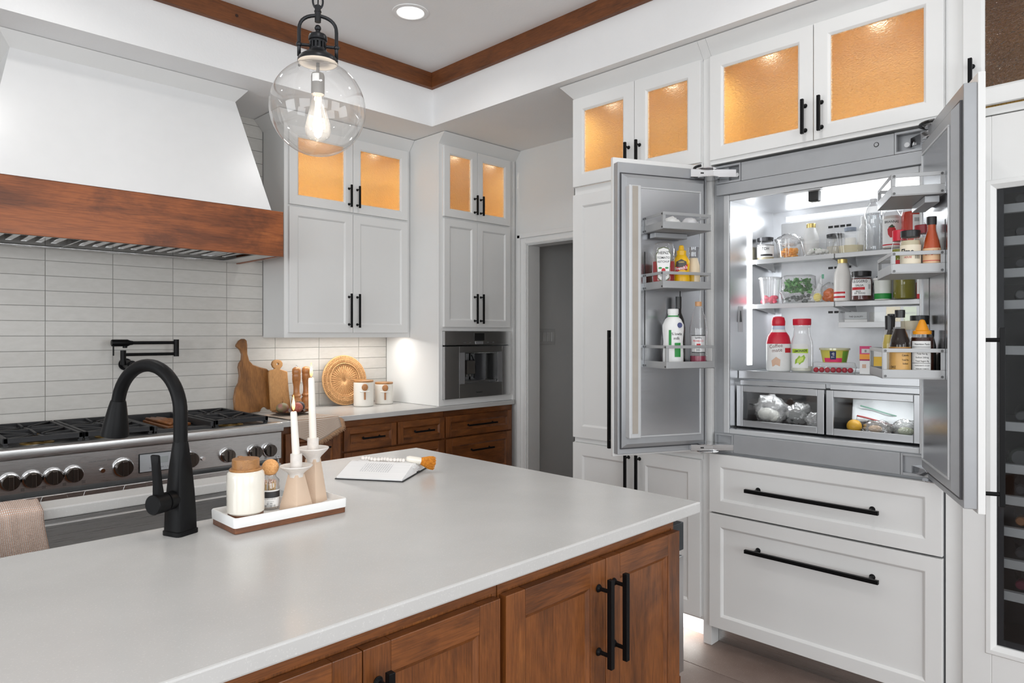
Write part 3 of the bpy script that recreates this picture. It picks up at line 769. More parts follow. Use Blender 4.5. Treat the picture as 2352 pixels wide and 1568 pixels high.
def towel(name, fn, nu, nv, mat, su=1, sv=1, solid=.004):
    m = MB(); uv = m.bm.loops.layers.uv.new('UVMap')
    g = [[m.v(fn(i/nu, j/nv)) for j in range(nv+1)] for i in range(nu+1)]
    for i in range(nu):
        for j in range(nv):
            f = m.f([g[i][j], g[i+1][j], g[i+1][j+1], g[i][j+1]])
            for lp, (a, b) in zip(f.loops, ((i, j), (i+1, j), (i+1, j+1), (i, j+1))): lp[uv].uv = (a/nu*su, b/nv*sv)
    return m.out(name, mat, None, smooth='all', solid=solid)
def tf(u, v):
    x = .175+.222*u + .006*math.sin(v*9)*u
    s = v*.455   # arc length: outer drop .10, across .105, inner drop
    wob = .005*math.sin(u*17+v*5)+.003*math.sin(u*31)
    if s < .12: return (x, 2.247+.004+wob*.4, .80+s)
    if s < .225: t = (s-.12)/.105; return (x, 2.247-.120*t, .9225+.006*math.sin(t*PI)+wob*.4)
    t = s-.225; return (x+.012*t/.29, 2.109-.03*min(1, t*4)-abs(wob), .9185-t)
o = towel('dish_towel', tf, 22, 44, tw.m, 1.0, 2.3, .006); tag(o, 'beige and white waffle dish towel hung over the sink rim', 'towel')
# ================================================================== TRAY AND WHAT STANDS ON IT
TX0, TX1, TY0, TY1 = .652, .946, 1.546, 1.684
ty = thing('serving_tray', 'long white tray on a brown wooden base beside the faucet', 'tray', ((TX0+TX1)/2, (TY0+TY1)/2, CT))
hx, hy = (TX1-TX0)/2, (TY1-TY0)/2
bw = wood('tray_walnut', C(146, 92, 54), C(122, 72, 40), C(92, 52, 28), 'x', blotch=.15)
MB().slab(rr(-hx+.003, hx-.003, -hy+.003, hy-.003, .006), .0005, .0145).out('base', bw, ty, bevel=.001)
m = MB()
def tr_(d, z): return [(x, y, z) for x, y in rr(-hx+d, hx-d, -hy+d, hy-d, max(.004, .008-d*.3))]
m.rings([tr_(.001, .0145), tr_(0, .034), tr_(.0015, .037), tr_(.0055, .037), tr_(.0085, .023), tr_(.012, .0215)])
m.out('dish', plain('white_enamel_wood', (.86, .86, .85, 1), .45, var=.02, bump=.15, bscale=50), ty, smooth=True)
TZ = CT+.0217
ivory = plain('ivory_glaze', C(240, 234, 222), .12, var=.015, Coat_Weight=.6, Coat_Roughness=.05)
lidw = wood('acacia_lid', C(204, 154, 98), C(180, 128, 76), C(140, 94, 52), 'x', sc=3, blotch=.2)
cs = thing('soap_canister', 'ivory glazed canister with a wooden lid on the tray', 'canister', (.7065, 1.610, TZ))
MB().lathe([(.036, 0), (.0405, .001), (.0405, .010), (.039, .011)], seg=40).out('wooden_foot', bw, cs, smooth=True)
MB().lathe([(.039, .011), (.0425, .015), (.043, .03), (.043, .098), (.0415, .107), (.037, .1115)], seg=40).out('jar', ivory, cs, smooth=True)
MB().lathe([(.037, .1115), (.0375, .1145), (.036, .117)], seg=40).out('collar', lidw, cs, smooth=True)
MB().lathe([(.031, .117), (.0312, .138), (.030, .1395)], seg=40).out('lid', lidw, cs, smooth=True)
MB().hexa([(-.008, .020, .132), (.006, .026, .132), (.004, .036, .132), (-.006, .034, .132), (-.008, .020, .1405), (.006, .026, .1405), (.004, .036, .1415), (-.006, .034, .1415)]).out('spout_tab', lidw, cs, bevel=.001)
mbt = thing('match_bottle', 'glass bottle of matches with a round cork stopper', 'bottle', (.783, 1.641, TZ), facecam(.78, 1.64))
MB().lathe([(.018, .001), (.0225, .004), (.0225, .064), (.021, .072), (.014, .0795), (.013, .085), (.0155, .087)], seg=32).out('glass', thin('bottle_glass', gloss=.10, edge=.6), mbt, smooth=True)
cork = NT('cork'); cork.link(cork.ramp(cork.noise(cork.coord(), 260, 4), [(.3, C(216, 152, 90)), (.7, C(244, 190, 130))]), cork.b.inputs['Base Color']); cork.set(Roughness=.8)
MB().sph((0, 0, .1035), .0205, seg=24).out('cork_ball', cork.m, mbt, smooth='all')
mt = plain('match_wood', C(222, 186, 130), .7); mh = plain('match_head', C(236, 206, 190), .8)
m = MB(); mhm = MB()
for i in range(60):
    a = random.random()*2*PI; r0 = .017*math.sqrt(random.random()); r1 = .015*math.sqrt(random.random()); b = a+random.uniform(-.6, .6)
    p, q = Vector((r0*math.cos(a), r0*math.sin(a), .006)), Vector((r1*math.cos(b), r1*math.sin(b), .062+random.random()*.010))
    m.cyl(p, q, .0011, seg=5); mhm.sph(q, .0018, (1, 1, 1.5), 6)
tag(m.out('matchsticks', mt, mbt), kind='stuff'); tag(mhm.out('match_heads', mh, mbt), kind='stuff')
def patch(r, z0, z1, a0, a1, n=14):   # band of cylinder around -y
    m = MB(); rf = r if callable(r) else (lambda z: r)
    zs = [z0+(z1-z0)*i/6 for i in range(7)]
    g = [[m.v(rf(z)*math.sin(a0+(a1-a0)*i/n), -rf(z)*math.cos(a0+(a1-a0)*i/n), z) for z in zs] for i in range(n+1)]
    for i in range(n):
        for j in range(6): m.f([g[i][j], g[i+1][j], g[i+1][j+1], g[i][j+1]])
    return m
inkk = plain('black_ink', (.012, .012, .013, 1), .5); papw = plain('white_paper', (.86, .86, .85, 1), .6)
lb = patch(.0228, .008, .050, -1.7, 1.3).out('paper_label', papw, mbt, smooth='all')
patch(.0230, .031, .0465, -1.7, 1.3).out('dark_band', plain('charcoal_print', (.03, .03, .033, 1), .5), lb, smooth='all')
lettering('$5.99', .006, -.002, .0165, 0, inkk, lb, wrap=.0231)
lettering('|||| || ||||| | ||', .0055, -.001, .0115, 0, inkk, lb, wrap=.0231, bold=.02)
lettering('MATCHES IN A BOTTLE', .0028, -.002, .0285, 0, inkk, lb, wrap=.0231)
lettering('SAFETY MATCH', .0024, 0, .0215, 0, inkk, lb, wrap=.0231)
# candle holders and candles
cl = NT('half_glazed_clay'); tc_ = cl.add('ShaderNodeTexCoord'); sx_ = cl.add('ShaderNodeSeparateXYZ'); cl.link(tc_.outputs['Object'], sx_.inputs[0])
clay = plain('raw_clay', C(222, 196, 172), .75, var=.03, bump=.1, bscale=120)
glz = plain('speckled_white_glaze', C(226, 220, 214), .3, var=.07, scale=60, bump=.1, bscale=40)
wax = NT('white_wax'); wax.link(wax.ramp(wax.noise(wax.coord(), 6, 2), [(.3, C(240, 234, 226)), (.7, C(248, 243, 236))]), wax.b.inputs['Base Color'])
wax.set(Roughness=.45, Subsurface_Weight=.3, Subsurface_Radius=(.02, .012, .008))
flm = NT('candle_flame'); fl_e = flm.add('ShaderNodeEmission'); tcx = flm.add('ShaderNodeTexCoord'); sxx = flm.add('ShaderNodeSeparateXYZ'); flm.link(tcx.outputs['Generated'], sxx.inputs[0])
flm.link(flm.ramp(sxx.outputs[2], [(0, (1, .36, .08, 1)), (.25, (1, .75, .35, 1)), (.6, (1, .9, .6, 1)), (1, (1, .62, .2, 1))]), fl_e.inputs[0]); fl_e.inputs[1].default_value = 5.0
flm.link(fl_e.outputs[0], flm.out.inputs['Surface'])
def candle(label_h, label_c, x, y, hs, hc, clen, lean, fl, b0, rz, lab_grp):
    h = thing('candle_holder', label_h, 'candle holder', (x, y, TZ), rz)
    def sqr(w, z): return [(a, b, z) for a, b in rr(-w, w, -w, w, w*.12, 2)]
    MB().rings([sqr(b0, 0), sqr(.0145, hs*.80)]).out('pyramid_foot', clay, h, smooth=True)
    MB().lathe([(.0172, hs*.74), (.0175, hs*.80), (.022, hs*.85), (.036, hs*.95), (.0405, hs*.99), (.040, hs+.001), (.030, hs-.003), (.0145, hs-.005), (.0145, hc-.001), (.0135, hc), (.0102, hc), (.0102, hc-.012)], seg=32).out('saucer', glz, h, smooth=True)
    c = thing('taper_candle', label_c, 'candle', (x, y, TZ+hc-.011), rz)
    lx, ly = lean
    L_ = [(lx*t*clen, ly*t*clen, t*clen) for t in (0, .3, .6, .97, 1)]
    MB().tube(L_, [.0096, .0094, .0088, .0080, .0066], 20).out('wax', wax.m, c, smooth=True)
    tp = Vector(L_[-1])
    MB().tube([tp-Vector((0, 0, .002)), tp+Vector((0, 0, .004)), tp+Vector((.0015, 0, .007))], .0008, 6).out('wick', plain('charred_wick', (.02, .015, .012, 1), .8), c)
    m = MB(); prof = [(.0004, .002), (.0032, .008), (.0042, .014), (.0036, .022), (.002, .032), (.0006, fl)]
    m.rings([[(tp.x+r*math.cos(2*PI*k/12)+.02*(z-.01)*.3, tp.y+r*math.sin(2*PI*k/12), tp.z+z) for k in range(12)] for r, z in prof]); m.out('flame', flm.m, c, smooth='all')
    l = bpy.data.lights.new('flame_lamp', 'POINT'); l.energy = .5; l.color = (1, .62, .28); l.shadow_soft_size = .006
    lo = bpy.data.objects.new('flame_lamp', l); COL.objects.link(lo); lo.parent = c; lo.location = tp+Vector((0, 0, .018))
candle('short clay candle holder with a white glazed saucer', 'short lit white taper in the shorter clay holder', .8305, 1.598, .107, .137, .117, (-.05, .03), .042, .030, .35, 0)
candle('tall clay candle holder with a white glazed saucer', 'tall lit white taper in the taller clay holder', .8965, 1.634, .140, .166, .168, (-.025, .015), .040, .027, .5, 0)
# ================================================================== BOOK AND BEADS
A = onz(772, 1100, CT); B = onz(924, 1107, CT)
bz = math.atan2(B.y-A.y, B.x-A.x)
bk = thing('open_book', 'open hardback book lying on the island worktop', 'book', (A.x, A.y, CT+.0005), bz)
bl = (B-A).length; bwid = .288
MB().box(-.003, bl+.003, -.003, .134, 0, .0028).out('cover_board', plain('book_black_cloth', (.016, .016, .018, 1), .6), bk)
MB().box(-.003, bl+.003, .154, bwid+.003, 0, .0028).out('cover_board', plain('book_black_cloth', (.016, .016, .018, 1), .6), bk)
MB().box(-.003, bl+.003, .134, .154, 0, .006).out('spine', plain('book_black_cloth', (.016, .016, .018, 1), .6), bk)
pm = NT('page_paper'); pv = pm.coord((1, 20, 500)); pm.link(pm.ramp(pm.noise(pv, 3, 2), [(.3, C(238, 237, 236)), (.7, C(246, 245, 244))]), pm.b.inputs['Base Color']); pm.set(Roughness=.7)
def prof(P, name, gap=None):
    m = MB(); pts = [Vector((0, y, z)) for y, z in P]; sm = smooth_path(pts, 6)
    base = [(sm[0].y, .003), (sm[-1].y, .003)]
    a = [m.v(.001, p.y, p.z) for p in sm]; b = [m.v(bl-.001, p.y, p.z) for p in sm]
    for i in range(len(sm)-1): m.f([a[i], a[i+1], b[i+1], b[i]])
    c0, c1, e0, e1 = m.v(.001, base[0][0], .003), m.v(.001, base[1][0], .003), m.v(bl-.001, base[0][0], .003), m.v(bl-.001, base[1][0], .003)
    m.f([c0]+a+[c1]); m.f([e0]+b+[e1]); m.f([c0, e0, e1, c1]); m.f([c0, a[0], b[0], e0]); m.f([c1, a[-1], b[-1], e1])
    return m.out(name, pm.m, bk, smooth=True), sm
near, sm = prof([(.0, .007), (.05, .022), (.09, .034), (.115, .038), (.132, .030), (.143, .012)], 'page_block')
prof([(.145, .012), (.153, .026), (.17, .030), (.22, .022), (.285, .006)], 'page_block')
for k in range(5):   # fanned leaves at the gutter
    f = 1-.16*k
    m = MB(); P = smooth_path([Vector((0, y+.002*k, z*f+.003*k)) for y, z in ((.088, .033), (.115, .037), (.131, .029), (.1425, .011))], 5)
    m.grid(lambda u, v: (bl-.012+u*(.010+.002*k), P[round(v*(len(P)-1))].y, P[round(v*(len(P)-1))].z+.0006), 2, len(P)-1)
    m.out('leaf', pm.m, bk, smooth='all', solid=.0004)
ink = plain('grey_print', (.55, .55, .57, 1), .7)
def page_z(y):
    for a, b in zip(sm, sm[1:]):
        if a.y <= y <= b.y: return a.z+(b.z-a.z)*(y-a.y)/max(1e-6, b.y-a.y)
    return .03
m = MB()
for i in range(13):
    x = .062+.0078*i
    for seg in range(9):
        y0_ = .040+.0062*seg; ln = .0048 if random.random() < .85 else .002
        for (ya, yb) in ((y0_, y0_+ln),):
            m.f([m.v(x, ya, page_z(ya)+.0006), m.v(x+.0022, ya, page_z(ya)+.0006), m.v(x+.0022, yb, page_z(yb)+.0006), m.v(x, yb, page_z(yb)+.0006)])
m.out('print', ink, near)
bd = thing('bead_garland', 'white bead garland with an orange tassel lying on the open book', 'garland', (A.x, A.y, CT), bz)
beadm = plain('white_wood_bead', C(238, 232, 226), .5, var=.03)
bm_ = MB().sph((0, 0, 0), .0068, (1, 1, .92), 12).out('bead', beadm, bd, smooth='all'); bm_.location = (.035, .126, .0455)
for i in range(1, 14):
    o = bm_.copy(); COL.objects.link(o); o.location = (.035+.0112*i, .124+.004*math.sin(i*1.3), .0447+.001*math.sin(i))
for i in range(9):
    o = bm_.copy(); COL.objects.link(o); o.data = bm_.data; o.location = (.05+.0125*i, .150+.006*math.sin(i), .036); o.scale = (.8, .8, .8)
cap0 = Vector((.199, .120, .0505)); td = Vector((.80, .55, -.24)).normalized()
MB().tube([cap0-td*.008, cap0, cap0+td*.035, cap0+td*.040], [.007, .0105, .0125, .0115], 18).out('tassel_cap', ivory, bd, smooth=True)
orm = NT('orange_thread'); orm.link(orm.ramp(orm.noise(orm.coord((1, 1, 1)), 180, 3), [(.3, C(186, 110, 22)), (.7, C(226, 150, 48))]), orm.b.inputs['Base Color']); orm.set(Roughness=.8)
m = MB(); t0 = cap0+td*.038; s1 = Vector((0, 0, 1)); s2 = td.cross(s1).normalized(); s1 = s2.cross(td)
for i in range(620):
    a = random.random()*2*PI; r = math.sqrt(random.random())
    p = t0+(s1*math.cos(a)+s2*math.sin(a))*r*.0095
    q = t0+td*(.030)+(s1*math.cos(a)+s2*math.sin(a))*r*.020
    w = t0+td*(.047+random.uniform(-.004, .004))+(s1*math.cos(a)+s2*math.sin(a))*r*.0225
    for pt in (q, w): pt.z = max(pt.z, .002)
    m.tube([p, q, w], [.0009, .0009, .0006], 4)
tag(m.out('tassel', orm.m, bd), kind='stuff')
# ================================================================== RANGE
RX0, RX1 = .425, 1.645; RW = RX1-RX0; RY = 3.32
rg_ = thing('gas_range', 'wide stainless gas range with black grates against the tiled wall', 'stove', (RX0, RY, 0))
def RXp(px, y=RY): return xy(px, y)-RX0
D = YW-RY-.003
MB().box(.004, RW-.004, .07, D, .10, .880).out('body', steelz, rg_)
for q in (.004, RW-.012): MB().box(q, q+.008, .0205, .07, .10, .876).out('side_panel', steelz, rg_)
MB().box(.02, RW-.02, .08, D, 0, .10).out('toe_kick', steelx, rg_)
MB().box(0, RW, .0, .02, .738, .876).out('control_panel', steelx, rg_, bevel=.003)
m = MB()   # bullnose
P = [(D-.0, .884), (.01, .876), (-.012, .876), (-.020, .882), (-.022, .9), (-.020, .915), (-.012, .9225), (.0, .924), (.035, .924), (.045, .905), (D, .905)]
a = [m.v(0, y, z) for y, z in P]; b = [m.v(RW, y, z) for y, z in P]
m.f(a); m.f(b[::-1])
for i in range(len(P)): m.f([a[i], a[(i+1) % len(P)], b[(i+1) % len(P)], b[i]])
m.out('bullnose_top', steelx, rg_, smooth=True)
MB().box(.03, RW-.03, .05, D-.06, .905, .910).out('burner_pan', iron, rg_)
# low perforated back vent
m = MB(); m.box(.01, RW-.01, D-.044, D-.007, .905, .912); m.box(.01, RW-.01, D-.05, D-.044, .905, .946); m.box(.01, RW-.01, D-.007, D-.001, .905, .946); m.box(.01, .02, D-.044, D-.007, .912, .946); m.box(RW-.02, RW-.01, D-.044, D-.007, .912, .946)
m.out('back_vent', steelx, rg_)
m = MB()
for i in range(70): x = .025+(RW-.05)*(i+.5)/69; m.box(x-.003, x+.003, D-.044, D-.007, .938, .946)
tag(m.out('vent_louvres', steelx, rg_), kind='stuff')
# oven doors
for a_, b_ in ((.003, .76), (.766, RW-.003)):
    d = MB().box(a_, b_, -.002, .018, .12, .716).out('oven_door', steelx, rg_, bevel=.003)
    m = MB(); m.cyl((a_+.05, -.06, .60), (b_-.05, -.06, .60), .013, seg=16)
    for q in (a_+.08, b_-.08): m.cyl((q, -.06, .60), (q, -.002, .60), .009)
    m.out('handle', chrome, d, smooth=True)
    n_ = 5
    for i in range(n_):
        x = a_+(b_-a_)*(i+.5)/n_; MB().prism([(x-.05, .690), (x+.05, .690), (x+.042, .713), (x-.042, .713)], -.005, -.0015).out('vent_plate', steelx, d, bevel=.001)
# knobs
kd = plain('knob_face', (.10, .085, .075, 1), .15, .8)
def knob(x, z, r=.030, bez=.037):
    k = MB().lathe([(bez, 0), (bez, .006), (bez*.94, .013), (bez*.86, .014)], seg=30).out('knob', chrome, rg_, smooth=True)
    k.location = (x, 0, z); k.rotation_euler = (PI/2, 0, 0)
    MB().lathe([(r, .010), (r, .034), (r*.93, .038)], seg=28).out('knob_cap', kd, k, smooth=True)
    MB().box(-r*.30, r*.30, -r*.92, r*.92, .034, .046).out('knob_grip', kd, k, bevel=.003)
    return k
for px in (25, 77, 126, 173, 287, 440, 527, 590, 623): knob(RXp(px, RY-.03), .790 if px != 287 and px != 440 else .792, *((.0345, .043) if px in (287, 440) else (.030, .037)))
MB().cyl((RXp(235), 0, .790), (RXp(235), -.012, .790), .009, seg=14).out('indicator', chrome, rg_)
MB().cyl((RXp(466), 0, .787), (RXp(466), -.012, .787), .009, seg=14).out('indicator', chrome, rg_)
x0_, x1_ = RXp(318), RXp(397)
ds = MB().box(x0_, x1_, -.006, 0, .757, .843).out('display', blackp, rg_, bevel=.002)
MB().box(x0_+.004, x1_-.004, -.0075, -.006, .761, .839).out('display_panel', plain('display_grey', (.42, .44, .46, 1), .3), ds)
MB().box(x0_+.056, x1_-.024, -.0085, -.0075, .795, .822).out('lit_screen', emit('lcd_glow', (.62, .66, .66, 1), .85), ds)
lettering('2:46', .011, x0_+.075, .808, -.009, plain('lcd_digits', (.2, .22, .22, 1), .6), ds)
lettering('BAKE  BROIL  ROAST   1   2', .0065, (x0_+x1_)/2+.01, .775, -.008, inkk, ds)
lettering('GAS ON  STANDBY  IGNITION', .0075, RXp(235), .832, -.0008, plain('etched_grey', (.16, .16, .16, 1), .5), rg_)
lettering('OVEN LIGHT', .006, RXp(235), .812, -.0008, plain('etched_grey', (.16, .16, .16, 1), .5), rg_)
for px in (52, 101, 148, 192, 610):    # burner icons
    m = MB(); x, z = RXp(px), .752
    for i in range(2):
        for j in range(2): holed(m, x-.006+i*.0065, x-.001+i*.0065, z-.006+j*.0065, z-.001+j*.0065, x-.0052+i*.0065, x-.0018+i*.0065, z-.0052+j*.0065, z-.0018+j*.0065, -.0008, -.0002)
    m.out('burner_icon', inkk, rg_)
bm2 = MB().box(RXp(634), RXp(645)-.002, -.003, 0, .742, .756).out('badge', chrome, rg_, bevel=.001); lettering('PRO', .009, RXp(640), .749, -.0034, inkk, bm2)
# grates and griddle
brass = plain('burner_brass', C(150, 120, 60), .35, .8)
GY0, GY1 = .035, D-.065
def grate(x0, x1):
    g = thing_part = MB(); zt, zb = .957, .930; w = .0075
    for x in (x0+w, x1-w): g.box(x-w, x+w, GY0, GY1, zb, zt)
    ym = (GY0+GY1)/2
    for y in (GY0+w, ym, GY1-w): g.box(x0, x1, y-w, y+w, zb+.006, zt)
    xc = (x0+x1)/2
    for yc in ((GY0+ym)/2, (ym+GY1)/2):
        hy_ = (ym-GY0)/2
        for k in range(8):
            a = 2*PI*k/8+PI/8*0; c, s = math.cos(a), math.sin(a)
            t1 = min((x1-x0)/2/max(1e-3, abs(c)), hy_/max(1e-3, abs(s)))-.004
            p = Vector((xc+c*.032, yc+s*.032, 0)); q = Vector((xc+c*t1, yc+s*t1, 0)); n = Vector((-s, c, 0))*.0055
            g.hexa([(p+n)+Vector((0, 0, zb+.008)), (p-n)+Vector((0, 0, zb+.008)), (q-n)+Vector((0, 0, zb+.004)), (q+n)+Vector((0, 0, zb+.004)), (p+n)+Vector((0, 0, zt-.006)), (p-n)+Vector((0, 0, zt-.006)), (q-n)+Vector((0, 0, zt)), (q+n)+Vector((0, 0, zt))])
    for x in (x0+.01, x1-.01):
        for y in (GY0+.01, GY1-.01): g.box(x-.008, x+.008, y-.008, y+.008, .905, zb)
    o = g.out('grate', iron, rg_, bevel=.0015)
    for yc in ((GY0+ym)/2, (ym+GY1)/2):
        b = MB().lathe([(.062, .905), (.062, .914), (.05, .920)], (xc, yc, 0), 24).out('burner', brass, rg_, smooth=True)
        m = MB(); st = []
        for k in range(10):
            a = 2*PI*k/10; r = .052 if k % 2 == 0 else .028; st.append((xc+r*math.cos(a), yc+r*math.sin(a)))
        m.slab(st, .920, .932); m.out('burner_cap', iron, b, bevel=.002)
for px0, px1 in ((None, 192), (192, 352), (492, 616)):
    a = .065 if px0 is None else xy(px0, RY+.04)-RX0+.003; b = xy(px1, RY+.04)-RX0-.003
    grate(a, b)
ga, gb = xy(352, RY+.04)-RX0+.003, xy(492, RY+.04)-RX0-.003
m = MB(); m.box(ga, gb, GY0, GY1, .908, .918)
for (a, b, c, d) in ((ga, ga+.014, GY0, GY1), (gb-.014, gb, GY0, GY1), (ga, gb, GY1-.02, GY1), (ga, gb, GY0, GY0+.045)): m.box(a, b, c, d, .91, .955 if c != GY0 or d != GY0+.045 else .935)
m.out('griddle', iron, rg_, bevel=.004)
# wooden things on the griddle
gcx, gcy = RX0+(ga+gb)/2, RY+(GY0+GY1)/2
boardw = wood('old_wood', C(176, 122, 74), C(146, 92, 50), C(92, 52, 24), 'x', sc=2.5, blotch=.4, coat=0)
wt = MB().slab([(1.150, 3.49), (1.290, 3.58), (1.292, 3.86), (1.150, 3.86)], .918, .931).out('wooden_trivet', boardw, bevel=.003); tag(wt, 'rough wooden slab lying on the black griddle', 'board')
for i, (a, b) in enumerate((((1.165, 3.850), (1.175, 3.520)), ((1.188, 3.850), (1.200, 3.535)), ((1.213, 3.840), (1.222, 3.620)))):
    p, q = Vector((*a, .9385)), Vector((*b, .9395))
    s = MB().tube([p, (p+q)/2+Vector((0, 0, .002)), q], [.007, .009, .008], 8).out('wooden_stick', boardw, smooth='all'); tag(s, ['long wooden stick at the front of the griddle slab', 'long wooden stick in the middle of the griddle slab', 'short wooden stick at the back of the griddle slab'][i], 'stick', 'sticks on the griddle slab')
# ================================================================== HOOD
hd = thing('range_hood', 'white tapered range hood with a stained wooden band', 'range hood', (1.035, 0, 0))
HX = .6825; hz0, hz1 = 1.79, 2.03; hy0 = 3.447
m = MB()
m.box(-HX, HX, hy0, hy0+.02, hz0, hz1); m.box(-HX, -HX+.02, hy0+.02, YW-.001, hz0, hz1); m.box(HX-.02, HX, hy0+.02, YW-.001, hz0, hz1)
m.box(-HX+.02, HX-.02, hy0+.02, YW-.001, hz1-.02, hz1)
m.out('wood_band', hoodw, hd, bevel=.002)
MB().frus((-.613, .613, hy0-.004, YW-.001, hz1), (-.4875, .4875, 3.598, YW-.001, 2.607)).out('canopy', plain('hood_white_paint', (.82, .82, .82, 1), .3, var=.01), hd)
MB().frus((-.4875, .4875, 3.598, YW-.001, 2.607), (-.537, .537, 3.549, YW-.001, ZS-.002)).out('crown', white, hd)
x0, x1, y0_, y1_ = -HX+.021, HX-.021, hy0+.021, YW-.01
m = MB()
m.box(x0, x1, y0_, y0_+.035, hz0+.004, hz0+.012); m.box(x0, x1, y1_-.06, y1_, hz0+.004, hz0+.012); m.box(x0, x0+.06, y0_+.035, y1_-.06, hz0+.004, hz0+.012); m.box(x1-.10, x1, y0_+.035, y1_-.06, hz0+.004, hz0+.012)
m.out('insert_frame', steelx, hd, bevel=.002)
MB().box(x0+.06, x1-.10, y0_+.035, y1_-.06, hz0+.06, hz0+.064).out('insert_back', steelx, hd)
n = 20; sl = MB().box(-.014, .014, 0, .32, 0, .022).out('baffle', chrome, hd, bevel=.003)
for i in range(n):
    o = sl if i == 0 else sl.copy()
    if i: COL.objects.link(o)
    o.location = (x0+.09+(x1-x0-.22)*i/(n-1), y0_+.06, hz0+.018)
for i in range(4):
    x = x0+.12+(x1-x0-.22)*i/3.3; MB().box(x-.03, x-.026, y0_+.05, y1_-.06, hz0+.008, hz0+.03).out('filter_edge', chrome, hd)
lamp = plain('hood_lamp_lens', (.7, .7, .68, 1), .2)
for q in (-.38, .0, .38):
    MB().box(q-.03, q+.03, y1_-.05, y1_-.02, hz0+.002, hz0+.004).out('hood_lamp', lamp, hd)
# ================================================================== POT FILLER
pf = thing('pot_filler', 'matte black folding pot filler tap on the tiled wall', 'tap', (0, 0, 0))
mx_, mz_ = xy(287, YW), 1.37-66/F*3.62
MB().cyl((mx_, YW, mz_), (mx_, YW-.012, mz_), .032, seg=26).out('wall_flange', black, pf, smooth=True)
yA = 3.90
m = MB(); m.tube([(mx_, YW-.01, mz_), (mx_, yA-.02, mz_)], [.022, .022], 20); m.out('valve', black, pf, smooth=True)
MB().tube([(mx_, yA-.018, mz_), (mx_, yA-.045, mz_)], [.017, .019], 20).out('valve_knob', black, pf, smooth=True)
xu0, xu1, xa, xb = xy(283, yA), xy(283, yA), xy(258, yA), xy(405, yA)
zU, zL = 1.37-17/F*3.58, 1.37-43.5/F*3.58
MB().cyl((xu0, yA, mz_), (xu0, yA, zL+.022), .0135, seg=18).out('riser', black, pf, smooth=True)
MB().cyl((xu0, yA, zL), (xb, yA, zL), .008, seg=14).out('lower_arm', black, pf, smooth=True)
MB().cyl((xb, yA, zL-.014), (xb, yA, zU+.017), .0135, seg=18).out('elbow', black, pf, smooth=True)
MB().cyl((xu0+.03, yA, zU), (xb, yA, zU), .0085, seg=14).out('upper_arm', black, pf, smooth=True)
MB().tube([(xa-.004, yA, zU), (xa, yA, zU), (xu0+.02, yA, zU), (xu0+.032, yA, zU), (xu0+.045, yA, zU)], [.016, .018, .018, .012, .010], 18).out('spout_valve', black, pf, smooth=True)
MB().cyl((xu0+.008, yA, zU-.026), (xu0+.008, yA, zU-.012), .011, seg=14).out('nozzle', black, pf, smooth=True)
MB().box(xa-.001, xa+.006, yA-.012, yA-.006, zU-.065, zU-.01).out('lever', black, pf, bevel=.002)
# ================================================================== ON THE BACK COUNTER
acac = wood('acacia_board', C(182, 128, 70), C(152, 102, 52), C(104, 64, 30), 'z', sc=1.6, blotch=.6, coat=.1)
mang = wood('mango_board', C(214, 168, 114), C(196, 146, 92), C(150, 106, 62), 'z', sc=3, blotch=.35, coat=0, rough=.6)
def px_board(name, label, pix, yb, lean, thick, mat, holes=None):
    P = [ony(a, b, yb) for a, b in pix]
    zmin = min(p.z for p in P); xc = sum(p.x for p in P)/len(P)
    m = MB()
    if holes is None: m.prism([(p.x-xc, p.z-zmin) for p in P], -thick, 0)
    else:       # outline with a drilled hole
        h = ony(*holes[0], yb); loops = [[(p.x-xc, p.z-zmin) for p in P], [(h.x-xc+holes[1]*math.cos(2*PI*k/14), h.z-zmin+holes[1]*math.sin(2*PI*k/14)) for k in range(14)]]
        for y in (-thick, 0):
            ed = []
            for lp in loops:
                vs = [m.v(x, y, z) for x, z in lp]; ed += [m.bm.edges.new((vs[i], vs[(i+1) % len(vs)])) for i in range(len(vs))]
            bmesh.ops.triangle_fill(m.bm, edges=ed, use_beauty=True)
        for lp in loops:
            n_ = len(lp)
            for i in range(n_):
                (xa, za_), (xb, zb_) = lp[i], lp[(i+1) % n_]; m.f([m.v(xa, -thick, za_), m.v(xb, -thick, zb_), m.v(xb, 0, zb_), m.v(xa, 0, za_)])
        bmesh.ops.remove_doubles(m.bm, verts=m.bm.verts, dist=1e-5)
    t = m.out(name, mat, None, bevel=.004, smooth=True)
    t.location = (xc, yb, CT+.001+thick*math.sin(lean)); t.rotation_euler = (-lean, 0, 0)
    tag(t, label, 'cutting board'); return t
def crop3(x, y): return (500+x*.18707, 760+y*.18707)
o1 = [crop3(*p) for p in [(195, 960), (190, 800), (215, 680), (255, 610), (270, 520), (258, 420), (270, 370), (300, 330), (308, 260), (290, 210), (240, 165), (245, 140), (275, 95), (310, 72), (350, 72), (372, 95), (378, 150), (376, 260), (395, 340), (440, 390), (520, 420), (600, 440), (640, 470), (640, 940), (600, 940), (575, 915), (545, 910), (520, 930), (505, 965), (350, 985), (290, 985)]]
px_board('cutting_board', 'large brown live edge cutting board with a crooked handle', o1, 3.905, rad(5), .022, acac)
o2 = [crop3(*p) for p in [(640, 965), (632, 700), (625, 500), (640, 470), (690, 460), (705, 450), (680, 430), (667, 395), (680, 360), (710, 340), (750, 338), (785, 350), (803, 380), (800, 415), (780, 440), (770, 455), (800, 465), (858, 485), (865, 700), (880, 880), (880, 965)]]
b2 = px_board('cutting_board', 'small pale cutting board with a round handle and hanging hole', o2, 3.855, rad(4), .018, mang, (crop3(740, 392), .006))
millm = wood('turned_cherry', C(208, 148, 88), C(186, 122, 66), C(150, 92, 48), 'z', sc=3, blotch=.12, coat=.4)
